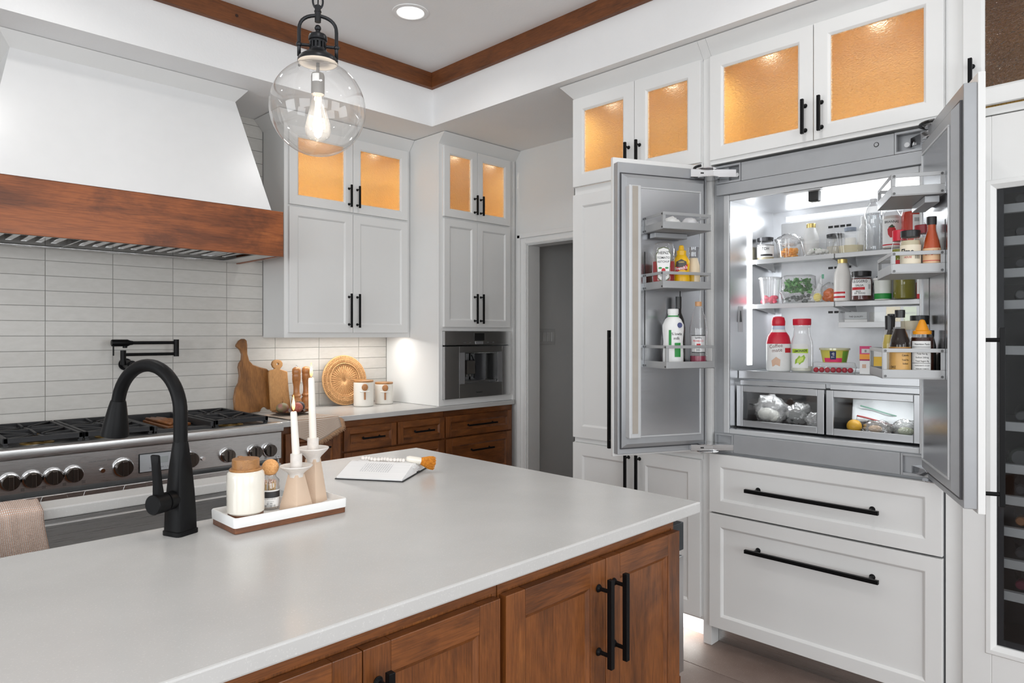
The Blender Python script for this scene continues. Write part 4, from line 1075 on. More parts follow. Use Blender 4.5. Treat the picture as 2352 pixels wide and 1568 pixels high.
for px, yy, lab, pin in ((681, 3.80, 'turned wooden pepper mill with a metal pin on its head', True), (703, 3.83, 'turned wooden salt mill with a plain round head', False)):
    x = xy(px, yy); t = thing('pepper_mill' if pin else 'salt_mill', lab, 'mill', (x, yy, CT+.0005))
    MB().lathe([(.024, 0), (.027, .006), (.027, .014), (.022, .02), (.023, .032), (.029, .05), (.030, .062), (.026, .078), (.021, .084), (.026, .092), (.026, .098), (.02, .104), (.0175, .12), (.018, .15), (.023, .178), (.024, .186)], seg=28).out('body', millm, t, smooth=True)
    MB().lathe([(.023, .186), (.025, .19), (.0245, .21), (.0255, .216), (.0235, .222), (.0255, .228), (.0265, .242), (.024, .256), (.016, .264), (.004, .267)], seg=28).out('head', millm, t, smooth=True)
    if pin: MB().lathe([(.004, .266), (.0045, .274), (.002, .278)], seg=10).out('pin', chrome, t, smooth=True)
# napkin and plate of fruit
nk = NT('striped_linen'); uvn = nk.add('ShaderNodeUVMap'); w = nk.add('ShaderNodeTexWave', wave_type='BANDS', bands_direction='Y'); w.inputs['Scale'].default_value = 10
nk.link(uvn.outputs[0], w.inputs['Vector'])
c_ = nk.ramp(w.outputs['Color'], [(.2, C(186, 154, 130)), (.5, C(226, 212, 198))])
w2 = nk.add('ShaderNodeTexWave', wave_type='BANDS', bands_direction='X'); w2.inputs['Scale'].default_value = 30; nk.link(uvn.outputs[0], w2.inputs['Vector'])
nk.link(nk.mix(.25, c_, w2.outputs['Color'], 'MULTIPLY'), nk.b.inputs['Base Color']); nk.set(Roughness=.95)
nk.bump(w2.outputs['Color'], .4, .002)
# napkin: lies under the plate, one corner falls over the counter front
q00, q10, q11, q01 = onz(598, 944, CT), onz(655, 975, CT), onz(778, 955, CT), onz(708, 928, CT)
q00 = Vector((1.72, 3.70, CT)); q01 = Vector((1.90, 3.80, CT)); q10 = Vector((1.69, 3.50, CT)); q11 = Vector((2.05, 3.52, CT))
yE = 3.393
def nf(u, v):      # v 0 back .. .6 at the counter edge, then hanging corner
    if v < .62:
        t = v/.62; a = q00.lerp(q01, u); bq = Vector((1.75+.27*u, 3.402, CT)); p = a.lerp(bq, t)
        p.z = CT+.004+.003*abs(math.sin(u*9+v*6)); return p
    t = (v-.62)/.38; xx = 1.75+.27*u+.02*t*(u-.3); drop = (.035+.10*max(0, 1-abs(u-.42)*1.35))*t
    return Vector((xx, yE-.003*math.sin(u*12)-.003-.006*t, CT+.002-drop))
o = towel('striped_napkin', nf, 20, 36, nk.m, 1.0, 1.0, .003); tag(o, 'tan striped fringed napkin hanging over the counter front', 'napkin')
frm = plain('linen_fringe', C(196, 160, 128), .95, var=.12, scale=60)
m = MB()
for i in range(60):
    u = .42+.58*i/59; p = nf(u, 1.0)
    m.tube([p, p+Vector((.004+.012*u, -.003, -.010+random.uniform(-.002, .002))), p+Vector((.006+.018*u+random.uniform(-.003, .003), -.002, -.022+random.uniform(-.004, .004)))], [.0013, .0012, .0006], 4)
for i in range(40):
    v = .66+.34*i/39; p = nf(1.0, v)
    m.tube([p, p+Vector((.014, -.003, -.004)), p+Vector((.026+random.uniform(-.003, .003), -.002, -.010+random.uniform(-.004, .004)))], [.0013, .0012, .0006], 4)
fr = m.out('fringe', frm, o); tag(fr, kind='stuff')
pc_ = Vector((1.862, 3.64, CT+.010))
tort = plain('dark_red_glass', (.035, .008, .005, 1), .12, var=.3, scale=20)
pl = thing('fruit_plate', 'shallow dark red glass plate holding three fruits', 'plate', pc_)
MB().lathe([(.03, 0), (.06, .001), (.095, .012), (.107, .016), (.108, .0185), (.094, .0155), (.058, .0045), (.002, .0040)], seg=40).out('dish', tort, pl, smooth=True)
def fruit(name, label, dx, dy, dz, r, sc, c1, c2, scale, rot=0, stem=True):
    t = thing(name, label, 'fruit', pc_+Vector((dx, dy, dz)), rot)
    f = NT(name+'_skin'); f.link(f.ramp(f.noise(f.coord(), scale, 4), [(.35, c1), (.65, c2)]), f.b.inputs['Base Color']); f.set(Roughness=.5)
    MB().sph((0, 0, r*sc[2]), r, sc, 24).out('skin', f.m, t, smooth='all')
    if stem: MB().tube([(0, 0, 2*r*sc[2]-.002), (.002, 0, 2*r*sc[2]+.005)], .0018, 6).out('stem', plain('fruit_stem', C(70, 46, 24), .8), t)
fruit('mango', 'green and plum mango on the dark red plate', -.050, .008, .0072, .034, (1.25, .9, .85), C(126, 124, 84), C(172, 104, 104), 25, .5)
fruit('apple', 'dull red apple on the dark red plate', .016, -.034, .0055, .033, (1, 1, .92), C(176, 78, 70), C(206, 136, 110), 30)
fruit('prickly_fruit', 'dark grey spiky fruit on the dark red plate', .066, .026, .0102, .028, (1.05, 1, .95), C(52, 52, 60), C(96, 88, 92), 60, stem=False)
m = MB()
for i in range(40):
    a = random.random()*2*PI; c = random.uniform(-.2, 1); s = math.sqrt(max(0, 1-c*c)); d = Vector((s*math.cos(a), s*math.sin(a), c)); p0 = pc_+Vector((.066, .026, .0102+.028*.95))
    m.tube([p0+d*.026, p0+d*.036], [.0015, .0003], 4)
sp_o = m.out('spines', plain('dry_husk', C(190, 160, 120), .9), None); pf_ = [o for o in COL.objects if o.name.startswith('prickly_fruit')][0]
sp_o.parent = pf_; sp_o.matrix_parent_inverse = Matrix.Translation(-(pc_+Vector((.066, .026, .0102)))); tag(sp_o, kind='stuff')
# wicker charger
wk = NT('woven_wicker'); v_ = wk.coord()
sxn = wk.add('ShaderNodeSeparateXYZ'); wk.link(v_, sxn.inputs[0])
at = wk.add('ShaderNodeMath', operation='ARCTAN2'); wk.link(sxn.outputs[0], at.inputs[0]); wk.link(sxn.outputs[1], at.inputs[1])
ms = wk.add('ShaderNodeMath', operation='MULTIPLY'); ms.inputs[1].default_value = 40; wk.link(at.outputs[0], ms.inputs[0])
sn = wk.add('ShaderNodeMath', operation='SINE'); wk.link(ms.outputs[0], sn.inputs[0])
ln = wk.add('ShaderNodeVectorMath', operation='LENGTH'); wk.link(v_, ln.inputs[0])
mr = wk.add('ShaderNodeMath', operation='MULTIPLY'); mr.inputs[1].default_value = 900; wk.link(ln.outputs['Value'], mr.inputs[0])
sr = wk.add('ShaderNodeMath', operation='SINE'); wk.link(mr.outputs[0], sr.inputs[0])
pr = wk.add('ShaderNodeMath', operation='MULTIPLY'); wk.link(sn.outputs[0], pr.inputs[0]); wk.link(sr.outputs[0], pr.inputs[1])
mp = wk.add('ShaderNodeMapRange'); mp.inputs[1].default_value = -1; wk.link(pr.outputs[0], mp.inputs[0])
wk.link(wk.ramp(mp.outputs[0], [(.15, C(132, 90, 52)), (.6, C(206, 158, 106))]), wk.b.inputs['Base Color']); wk.set(Roughness=.7); wk.bump(mp.outputs[0], .6, .003)
yb = 3.93; wx = xy(790, yb); wr_ = .163
ch = thing('wicker_charger', 'round woven wicker charger leaning against the tiles', 'wicker tray', (wx, yb, CT+.0015+wr_*math.cos(rad(7))))
ch.rotation_euler = (rad(83), 0, 0)
m = MB()
rad_p = [(.001, .004), (.05, .003), (.098, .004), (.108, .010), (.112, .014), (.13, .016), (.15, .014), (.158, .011), (.158, .004), (.13, .004), (.108, -.002), (.05, -.004), (.001, -.004)]
m.lathe(rad_p, seg=64, cap=False); m.out('weave', wk.m, ch, smooth=True)
rim = plain('wicker_rim', C(206, 160, 110), .7, var=.15, scale=120, bump=.5, bscale=200)
for r, z, tr_ in ((.158, .008, .006), (.110, .015, .0035), (.100, .007, .003), (.134, .0175, .0028)):
    MB().tube([(r*math.cos(2*PI*k/72), r*math.sin(2*PI*k/72), z+.0015*(k % 2)) for k in range(72)], tr_, 6, closed=True).out('braided_ring', rim, ch, smooth='all')
m = MB()
for k in range(90):   # spokes, woven rim strands
    a = 2*PI*k/90; c, s = math.cos(a), math.sin(a)
    m.tube([(r*c, r*s, z) for r, z in ((.114, .0165), (.124, .019), (.134, .0195), (.145, .018), (.155, .0145))], .0022, 5)
tag(m.out('rim_strands', rim, ch, smooth='all'), kind='stuff')
m = MB()
for k in range(36):
    a = 2*PI*k/36; c, s = math.cos(a), math.sin(a)
    m.tube([(r*c, r*s, z) for r, z in ((.012, .005), (.05, .0045), (.096, .006))], .0022, 5)
tag(m.out('spokes', rim, ch, smooth='all'), kind='stuff')
# canisters with spoons
ribbed = plain('ribbed_ivory_stoneware', C(236, 232, 224), .3, var=.02)
spw = wood('spoon_wood', C(204, 146, 90), C(178, 120, 68), C(140, 88, 46), 'z', sc=4, blotch=.2)
for px, yy, r, h, lab in ((835, 3.80, .0635, .158, 'taller ivory canister with a wooden lid and spoon'), (882, 3.83, .0595, .136, 'shorter ivory canister with a wooden lid and spoon')):
    x = xy(px, yy); t = thing('canister', lab, 'canister', (x, yy, CT+.0005), facecam(x, yy)+.12)
    P = [(r*.92, 0), (r*.985, .003)]
    n = 16
    for i in range(n+1): z = .006+(h-.014)*i/n; P += [(r, z), (r*.991, z+(h-.014)/n*.5)]
    MB().lathe(P[:-1]+[(r*.97, h-.004)], seg=40).out('jar', ribbed, t, smooth=True)
    MB().lathe([(r*.97, h-.004), (r*1.0, h-.002), (r*1.0, h+.007), (r*.97, h+.0085)], seg=40).out('lid', lidw, t, smooth=True)
    zc = h*.70
    MB().tube([(-.028, -r-.001, zc-.012), (-.026, -r-.008, zc-.012), (0, -r-.010, zc-.012), (.026, -r-.008, zc-.012), (.028, -r-.001, zc-.012)], .0042, 10).out('spoon_loop', ribbed, t, smooth='all')
    sp = MB().sph((0, -r-.006, zc+.014), .020, (1, .35, 1.1), 18).out('spoon_bowl', spw, t, smooth='all')
    MB().box(-.0055, .0055, -r-.009, -r-.002, zc-.065, zc+.002).out('spoon_handle', spw, t, bevel=.002)
# ================================================================== PENDANT
px_, py_ = .8915, 1.60
def pz(p): return 1.37+(770-p)*.001124
pd = thing('pendant_lamp', 'clear glass globe pendant with a dark bronze yoke and chain', 'pendant lamp', (px_, py_, 0), -PI/4+.25)
brz = plain('dark_bronze', (.030, .031, .034, 1), .35, .75, var=.1)
gc = pz(250); gr = .1205
m = MB(); prof = []
for i in range(40):
    a = rad(-90)+rad(90+66)*i/39; prof.append((max(.0008, gr*math.cos(a)), gc+gr*math.sin(a)))
prof += [(gr*math.cos(rad(67)), gc+gr*math.sin(rad(67))+.004), (gr*math.cos(rad(67)), gc+gr*math.sin(rad(67))+.008)]
m.lathe(prof, seg=64, cap=False); m.out('globe', thin('pendant_glass', gloss=.055, alpha=.03, edge=.45), pd, smooth='all')
zr = gc+gr*math.sin(rad(68))
MB().lathe([(.0498, zr+.0075), (.0505, zr+.006), (.0505, zr+.013), (.047, zr+.019), (.036, zr+.027), (.026, zr+.033), (.0215, zr+.039), (.0213, zr+.042), (.013, zr+.042), (.013, zr+.057), (.0207, zr+.057), (.0205, zr+.062), (.0235, zr+.064), (.0238, zr+.072), (.021, zr+.078), (.012, zr+.082), (.007, zr+.085), (.006, zr+.089), (.001, zr+.09)], seg=40).out('cap', brz, pd, smooth=True)
m = MB()
for k in range(14):
    a = 2*PI*k/14; c, s = math.cos(a), math.sin(a); n = Vector((-s, c, 0))*.0016
    n = n*1.9; p = Vector((c*.0212, s*.0212, 0)); q = Vector((c*.0125, s*.0125, 0))
    m.hexa([(v.x, v.y, zz) for zz in (zr+.0415, zr+.0575) for v in (p-n, p+n, q+n*.6, q-n*.6)])
m.out('vent_ribs', brz, pd)
MB().lathe([(.0497, zr+.006), (.0497, zr+.0065), (.006, zr+.0125), (.006, zr+.012)], seg=32).out('added_white_disc', plain('added_disc_white', (.8, .77, .74, 1), .4), pd, smooth=True)  # added white disc, mimics the whitish look of the globe's glass top
MB().sph((0, 0, zr+.096), .0085, seg=16).out('finial', brz, pd, smooth='all')
za = zr+.050; yw = .0465
arch = [(-yw, 0, za-.03), (-yw, 0, za), (-yw, 0, za+.035)]
for i in range(17):
    a = PI-PI*i/16; arch.append((yw*math.cos(a)*(1 if True else 1), 0, za+.038+.040*math.sin(a)**.8 if math.sin(a) > 0 else za+.038))
arch += [(yw, 0, za+.035), (yw, 0, za), (yw, 0, za-.03)]
MB().tube(arch, .0046, 12).out('yoke', brz, pd, smooth='all')
for s in (-1, 1):
    MB().cyl((s*.018, 0, za), (s*yw, 0, za), .004, seg=12).out('yoke_pin', brz, pd, smooth=True)
    MB().sph((s*yw, 0, za), .0075, seg=12).out('yoke_knuckle', brz, pd, smooth='all')
    MB().sph((s*.054*math.cos(.5), -s*.054*math.sin(.5), zr+.006), .0035, seg=10).out('thumb_screw', brz, pd, smooth='all')
zh = za+.078
MB().lathe([(.008, zh-.016), (.0082, zh+.008), (.0092, zh+.009), (.0092, zh+.012), (.0078, zh+.013), (.0078, zh+.026)], seg=20).out('hub', brz, pd, smooth=True)
def link_mesh(name, rot):
    P = []
    for i in range(24):
        a = 2*PI*i/24; P.append((.0125*math.cos(a), 0, .021*math.sin(a)))
    o = MB().tube(P, .0026, 8, closed=True).out(name, brz, pd, smooth='all'); o.rotation_euler = (0, 0, rot); return o
z = zh+.038; i = 0; l0 = link_mesh('chain_link', 0); l0.location = (0, 0, z)
while z < ZC-.06:
    z += .0355; i += 1; o = l0.copy(); COL.objects.link(o); o.location = (0, 0, z); o.rotation_euler = (0, 0, PI/2*(i % 2))
MB().tube(smooth_path([(0, 0, zh+.02), (.004, .003, zh+.2), (-.003, .004, zh+.45), (0, 0, ZC-.02)], 8), .0018, 6).out('cord', blackp, pd, smooth='all')
MB().lathe([(.06, ZC-.001), (.058, ZC-.018), (.02, ZC-.026), (.006, ZC-.04)], seg=28).out('canopy', brz, pd, smooth=True)
soc = pz(166)
sckm = plain('socket_grey', (.28, .27, .26, 1), .45, .5)
MB().lathe([(.004, zr+.006), (.004, soc), (.015, soc-.004), (.0168, soc-.01), (.0168, soc-.058)], seg=24).out('socket', sckm, pd, smooth=True)
patch(.0171, soc-.028, soc-.008, -.9, .2).out('socket_sticker', papw, pd, smooth='all')
bt = soc-.058
bulb_p = [(.0145, bt+.004), (.0150, bt-.012), (.019, bt-.03), (.0265, bt-.058), (.0315, bt-.078), (.0325, bt-.092), (.029, bt-.106), (.018, bt-.116), (.004, bt-.121), (.0008, bt-.1215)]
m = MB(); m.lathe(bulb_p, seg=32, cap=False); bo = m.out('bulb', thin('bulb_glass', gloss=.06, alpha=.035), pd, smooth='all')
fm = emit('filament_glow', (1, .88, .7, 1), 45)
for k in range(6):
    a = 2*PI*k/6; c, s = math.cos(a), math.sin(a)
    MB().tube([(.004*c, .004*s, bt-.02), (.010*c, .010*s, bt-.095)], .0018, 6).out('filament', fm, bo)
l = bpy.data.lights.new('bulb_lamp', 'POINT'); l.energy = 6; l.color = (1, .85, .66); l.shadow_soft_size = .012
lo = bpy.data.objects.new('bulb_lamp', l); COL.objects.link(lo); lo.parent = pd; lo.location = (0, 0, bt-.07)
# ================================================================== REFRIGERATOR
FY0 = 1.5105
fr = thing('refrigerator', 'built in white panelled refrigerator with both upper doors open', 'refrigerator', (XF, FY0, 0), RZ)
def lx(y): return FY0-y
W = .8935; CL, CR, CB, CF = .0725, .8085, .462, .022     # cavity left, right, back, front (local)
CZ0, CZ1 = .962, 1.957
D = XW-XF-.004
m = MB(); m.box(.001, CL-.003, CF, D, .10, 2.118); m.box(CR+.003, W, CF, D, .10, 2.118); m.box(CL-.003, CR+.003, CB+.003, D, .10, 2.118)
m.box(CL-.003, CR+.003, CF+.02, CB+.003, CZ1+.003, 2.118); m.box(CL-.003, CR+.003, CF, CB+.003, .10, CZ0-.003)
m.out('cabinet_shell', fgrey, fr)
MB().box(.001, W, .06, D, 0, .099).out('toe_grille', steelx, fr)
t = .003
lnr = MB(); lnr.box(CL-t, CL, CF+.006, CB, CZ0, CZ1); lnr.box(CR, CR+t, CF+.006, CB, CZ0, CZ1); lnr.box(CL, CR, CB, CB+t, CZ0, CZ1); lnr.box(CL, CR, CF+.006, CB, CZ1, CZ1+t); lnr.box(CL, CR, CF+.006, CB, CZ0-t, CZ0)
lnr.out('liner', linerm, fr)
bp = MB(); bp.box(CL+.045, CR-.045, CB-.016, CB-.001, 1.225, 1.90); bp.out('rear_panel', plain('white_liner_panel', (.80, .81, .83, 1), .35), fr, bevel=.003)
# front trim: rounded liner lip, header with hinge pockets, sill
m = MB(); holed(m, CL-.026, CR+.026, CZ0-.020, CZ1+.026, CL, CR, CZ0, CZ1, CF-.004, CF+.004); m.out('front_lip', fgreyl, fr, bevel=.003)
hz0_, hz1_ = 2.033, 2.112
m = MB(); m.box(.135, .73, .005, CF, hz0_, hz1_); m.out('header_panel', fgrey, fr, bevel=.001)
m = MB(); m.box(.02, W-.02, .002, CF, CZ1+.027, hz0_-.002); m.out('header_trim', fgrey, fr, bevel=.001)
for a, b in ((.02, .133), (.732, W-.02)):
    m = MB(); holed(m, a, b, hz0_, hz1_, a+.006, b-.006, hz0_+.008, hz1_-.008, .003, CF); m.out('hinge_pocket', fgrey, fr)
    for q in (.62, .82):
        xx = a+(b-a)*q if a < .4 else a+(b-a)*(q-.35)
        MB().cyl((xx, CF-.010, hz0_+.030), (xx, CF, hz0_+.030), .009, seg=14).out('adjuster', fgreyl, fr, smooth=True)
MB().cyl((.67, .0035, 2.082), (.67, .005, 2.082), .009, seg=18).out('power_button', blackp, fr); MB().cyl((.67, .0028, 2.082), (.67, .0036, 2.082), .0065, seg=18).out('power_button_face', fgrey, fr)
sz0, sz1 = .862, CZ0-.021
m = MB(); m.box(.10, .75, .003, CF, sz0, sz1); m.out('sill_panel', fgrey, fr, bevel=.002)
for a, b in ((.012, .099), (.751, W-.012)):
    m = MB(); holed(m, a, b, sz0, sz1, a+.008, b-.008, sz0+.010, sz1-.008, .003, CF); m.out('hinge_pocket', fgrey, fr, bevel=.001)
# LED strips and small fittings
led = emit('fridge_led', (.95, .98, 1, 1), 9)
MB().box(CL+.0005, CL+.004, .195, .232, 1.235, 1.915).out('led_strip', led, fr)
MB().box(CL+.07, CR-.07, CB-.020, CB-.0165, 1.905, 1.93).out('led_strip', emit('fridge_led_top', (.95, .98, 1, 1), 3.2), fr)
for a, b, rot in ((CL+.006, 1.575, (0, -PI/2, 0)),):
    l = area('fridge_lamp', (a, .213, b), rot, .66, .03, 2.1, (.95, .98, 1)); l.parent = fr
l = area('fridge_lamp', ((CL+CR)/2, CB-.022, 1.9175), (-PI/2, 0, 0), .58, .024, 2.4, (.95, .98, 1)); l.parent = fr
for cx_ in (.25, .64):
    l = area('crisper_lamp', (cx_, .17, 1.165), (0, 0, 0), .28, .05, 1.1, (.95, .98, 1)); l.parent = fr
MB().box(.40, .44, .05, .085, CZ1-.045, CZ1-.001).out('camera_module', blackp, fr, bevel=.004)
MB().box(.31, .46, .02, .05, CZ1-.006, CZ1-.001).out('ceiling_plate', fgreyl, fr, bevel=.002)
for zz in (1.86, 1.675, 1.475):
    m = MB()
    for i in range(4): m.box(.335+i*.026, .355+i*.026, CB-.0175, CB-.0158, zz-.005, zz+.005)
    m.out('painted_vent_slots', blackp, fr)  # dark boxes painted in for the shade inside open vent slots
MB().box(CL+.0005, CL+.002, .105, .145, 1.385, 1.50).out('temperature_panel', plain('panel_grey', (.5, .51, .53, 1), .3), fr); MB().prism([(.0, .0), (.01, .0), (.006, .05), (.002, .05)], 0, .002).out('panel_slot', blackp, fr).location = (CL+.003, .112, 1.43)
# shelves
shg = thin('shelf_glass', gloss=.10, alpha=.18, diff=(.75, .82, .86, 1))
SH1, SH2, SH3 = 1.713, 1.511, 1.215
for z, a, b in ((SH1, CL+.006, .4425), (SH1, .4465, CR-.006), (SH2, CL+.006, .4425), (SH2, .4465, CR-.006)):
    s = MB().box(a, b, .219, CB-.03, z-.006, z).out('shelf', shg, fr)
    MB().box(a, b, .213, .219, z-.020, z).out('shelf_trim', fgreyl, s, bevel=.0015)
    for q in (a+.012, b-.016): MB().prism([(0, 0), (.20, .0), (.22, -.035), (.02, -.012)], 0, .003).out('bracket', fgreyl, s).matrix_basis = Matrix.Translation((q, .225, z-.007)) @ Matrix.Rotation(PI/2, 4, 'Z')
s = MB().box(CL+.002, CR-.002, .112, CB-.004, SH3-.008, SH3).out('main_shelf', shg, fr)
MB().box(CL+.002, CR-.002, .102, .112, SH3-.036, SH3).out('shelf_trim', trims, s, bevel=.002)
MB().box(CL+.002, CR-.002, .112, CB-.004, SH3-.030, SH3-.0085).out('shelf_tray', fgreyl, s)
# deli drawer under the right middle shelf
dd = MB().box(.458, CR-.01, .222, CB-.03, 1.402, 1.406).out('deli_drawer', fgreyl, fr)
MB().box(.458, CR-.01, .218, .222, 1.402, 1.425).out('deli_drawer_rail', fgreyl, dd, bevel=.001)
MB().box(.458, CR-.01, .2195, .2215, 1.425, 1.485).out('deli_drawer_window', clear, dd)
for q in (.458, CR-.013): MB().box(q, q+.003, .222, CB-.03, 1.406, 1.485).out('deli_drawer_side', clear, dd)
# crisper drawers
for a, b in ((lx(1.4336), lx(1.0577)), (lx(1.050), CR-.006)):
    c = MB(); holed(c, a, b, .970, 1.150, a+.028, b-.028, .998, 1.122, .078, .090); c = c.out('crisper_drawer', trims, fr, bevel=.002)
    MB().box(a+.026, b-.026, .083, .085, .996, 1.124).out('crisper_window', clear, c)
    m = MB(); m.box(a+.01, b-.01, .09, CB-.02, .975, .979); m.box(a+.01, a+.013, .09, CB-.02, .979, 1.13); m.box(b-.013, b-.01, .09, CB-.02, .979, 1.13); m.box(a+.01, b-.01, CB-.023, CB-.02, .979, 1.13)
    m.out('crisper_bin', plain('crisper_dark_plastic', (.05, .052, .055, 1), .35), c)
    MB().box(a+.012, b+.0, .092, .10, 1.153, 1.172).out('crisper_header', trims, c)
# freezer drawers
hx0, hx1 = lx(1.328), lx(.8137)
for z0, z1, hz in ((.598, .852, .722), (.094, .590, .470)):
    d = white_door(fr, -.0, lx(.621), z0, z1, y=.0, fw=.062, th=.022, name='freezer_drawer')
    pull(d, True, hx0, hx1, hz, -.0105, w=.015, proj=.05, inset=.036)
# ---- doors
EV = {1: Vector((-.905, .425, 0)).normalized(), -1: Vector((-.905, -.425, 0)).normalized()}
EO = {1: Vector((2.345, 1.752, 0)), -1: Vector((2.325, .420, 0))}
DW = .447
def nin(s): e = EV[s]; return Vector((-e.y, e.x, 0))*s        # inward normal
frM = Matrix.Translation((XF, FY0, 0)) @ Matrix.Rotation(RZ, 4, 'Z')
BINS = ((1.797, 1.865), (1.559, 1.627), (1.237, 1.330))
def BX(s): return (DW-.342, DW-.115) if s > 0 else (DW-.345, DW-.0875)
for s in (1, -1):
    e = EV[s]; o = EO[s]-e*DW
    wm = Matrix.Translation(o) @ Matrix.Rotation(math.atan2(e.y, e.x), 4, 'Z')
    def B(m, x0, x1, t0, t1, z0, z1): return m.box(x0, x1, min(s*t0, s*t1), max(s*t0, s*t1), z0, z1)
    d = B(MB(), .004, DW-.004, .019, .053, .872, 2.095).out('door', fgrey, fr, bevel=.002)
    d.matrix_local = frM.inverted() @ wm
    B(MB(), .024 if s > 0 else 0, DW, 0, .0187, .860, 2.122).out('door_panel', white, d, bevel=.0015)
    B(MB(), .018, DW-.014, .053, .060, .895, 2.05).out('gasket', gasket, d)
    m = MB(); a = (.022, DW-.018, .90, 2.045); b = (.038, DW-.034, .918, 2.027)
    y0_, y1_ = s*.060, s*.078
    m.hexa([(a[0], y0_, a[2]), (a[1], y0_, a[2]), (a[1], y0_, a[3]), (a[0], y0_, a[3]), (b[0], y1_, b[2]), (b[1], y1_, b[2]), (b[1], y1_, b[3]), (b[0], y1_, b[3])]); m.out('inner_liner', fgrey, d)
    c = (.058, DW-.052, .950, 1.985)
    B(MB(), c[0], c[1], .078, .0795, c[2], c[3]).out('liner_sheet', steel('door_steel_%d' % (s+1), (.62, .63, .65, 1), .24, 'x', .05), d)
    m = MB()
    for q in ((c[0]-.006, c[0], c[2], c[3]), (c[1], c[1]+.006, c[2], c[3])): B(m, q[0], q[1], .078, .083, q[2], q[3])
    for q in ((c[0]-.006, c[1]+.006, c[2]-.006, c[2]), (c[0]-.006, c[1]+.006, c[3], c[3]+.006)): B(m, q[0], q[1], .078, .083, q[2], q[3])
    m.out('liner_bead', fgreyl, d, bevel=.001)
    if s > 0:
        mu = B(MB(), DW-.082, DW-.026, .078, .112, .945, 1.99).out('flip_mullion', fgreyl, d, bevel=.004)
        B(MB(), DW-.066, DW-.040, .112, .1135, .965, 1.985).out('mullion_strip', plain('warm_grey_strip', C(168, 160, 150), .45), d)
    for q in ((BX(s)[0]+.05), BX(s)[1]-.004): B(MB(), q, q+.004, .0796, .0808, 1.33, 1.72).out('bin_track', blackp, d)
    # handle on the outer side
    hzz = (.883, 1.392); m = MB(); hx = DW-.015
    B(m, hx-.007, hx+.007, -.05, -.036, *hzz)
    for z in (hzz[0]+.035, hzz[1]-.035):
        m.cyl((hx, -s*.04, z), (hx, 0, z), .006, seg=12)
    m.out('handle', black, d, bevel=.0015)
    x0, x1 = BX(s)
    for k, (z0, z1) in enumerate(BINS):
        m = MB(); T0, T1 = .080, (.224 if k < 2 else .248); th = .0025; h = z1-z0; low = z0+h*(.44 if k < 2 else .30)
        B(m, x0, x1, T0, T1, z0, z0+.003)                                   # floor
        B(m, x0, x1, T1-th, T1, z0, low); B(m, x0, x1, T1-th, T1, z1-.012, z1)      # long front: band + rail
        for q in (x0, x1-th):
            B(m, q, q+th, T1-.012, T1-th, low, z1-.012); B(m, q, q+th, T0, T0+.012, low, z1-.012)
            B(m, q, q+th, T0, T1-th, z0+.003, low); B(m, q, q+th, T0, T1-th, z1-.012, z1)
        B(m, x0, x0+.012, T1-th, T1, low, z1-.012); B(m, x1-.012, x1, T1-th, T1, low, z1-.012)
        bn = m.out('door_bin', plain('bin_grey', (.40, .405, .41, 1), .38, .3, var=.03), d, bevel=.0008)
        for tt in (T0+.008, T1-.008):
            for zz in (z0+.008, z1-.007): MB().cyl((x1+.0004, s*tt, zz), (x1+.0022, s*tt, zz), .0038, seg=10).out('bin_screw', plain('dark_screw', (.12, .12, .12, 1), .3, .8), d)
        if k == 0: B(MB(), x0+.05, x1-.02, T0+.01, T0+.05, z0-.022, z0-.001).out('bin_carrier', fgrey, d, bevel=.002)
    # hinge arms top and bottom
    sg = s; yc = 1.40 if s > 0 else .72
    for z0, z1, nm in ((2.05, 2.092, 'hinge'), (.868, .902, 'hinge')):
        P = [Vector((2.80, yc, 0)), Vector((2.715, yc+sg*.085, 0)), Vector((2.640, yc+sg*.150, 0))]
        m = MB(); w = .018
        for A_, B_ in zip(P, P[1:]):
            dv = (B_-A_).normalized(); nn = Vector((-dv.y, dv.x, 0))*w
            c4 = [A_-nn, B_-nn, B_+nn, A_+nn]
            m.hexa([(p.x, p.y, z0+.004) for p in c4]+[(p.x, p.y, z1-.004) for p in c4])
        cc = (P[1]+P[2])/2
        m.lathe([(.05, z0), (.05, z0+.003)], (cc.x+.02, cc.y-sg*.02, 0), 28)
        m.lathe([(.042, z1-.003), (.042, z1)], (cc.x+.02, cc.y-sg*.02, 0), 28)
        h = m.out(nm, chrome, fr, bevel=.001); h.matrix_local = frM.inverted()
        m = MB(); dv = (P[2]-P[1]).normalized(); nn = Vector((-dv.y, dv.x, 0))
        side = -1 if nn.dot(Vector((-1, -1, 0))) < 0 else 1
        if z0 > 2: MB().tube([(cc.x+.05*math.cos(a_)*1.1+.02, cc.y+.05*math.sin(a_)*1.1-sg*.02, z1+.006) for a_ in [PI*i/12 for i in range(13)]], .006, 8).out('cable_track', blackp, fr).matrix_local = frM.inverted()
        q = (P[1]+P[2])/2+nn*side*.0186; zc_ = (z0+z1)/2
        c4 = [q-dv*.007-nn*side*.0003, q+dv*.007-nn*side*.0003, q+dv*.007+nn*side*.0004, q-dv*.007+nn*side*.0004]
        m.hexa([(p.x, p.y, zc_-.003) for p in c4]+[(p.x, p.y, zc_+.003) for p in c4]); hh = m.out('painted_hinge_slot', blackp, fr); hh.matrix_local = frM.inverted()  # thin dark box standing for the shade in an open hinge slot
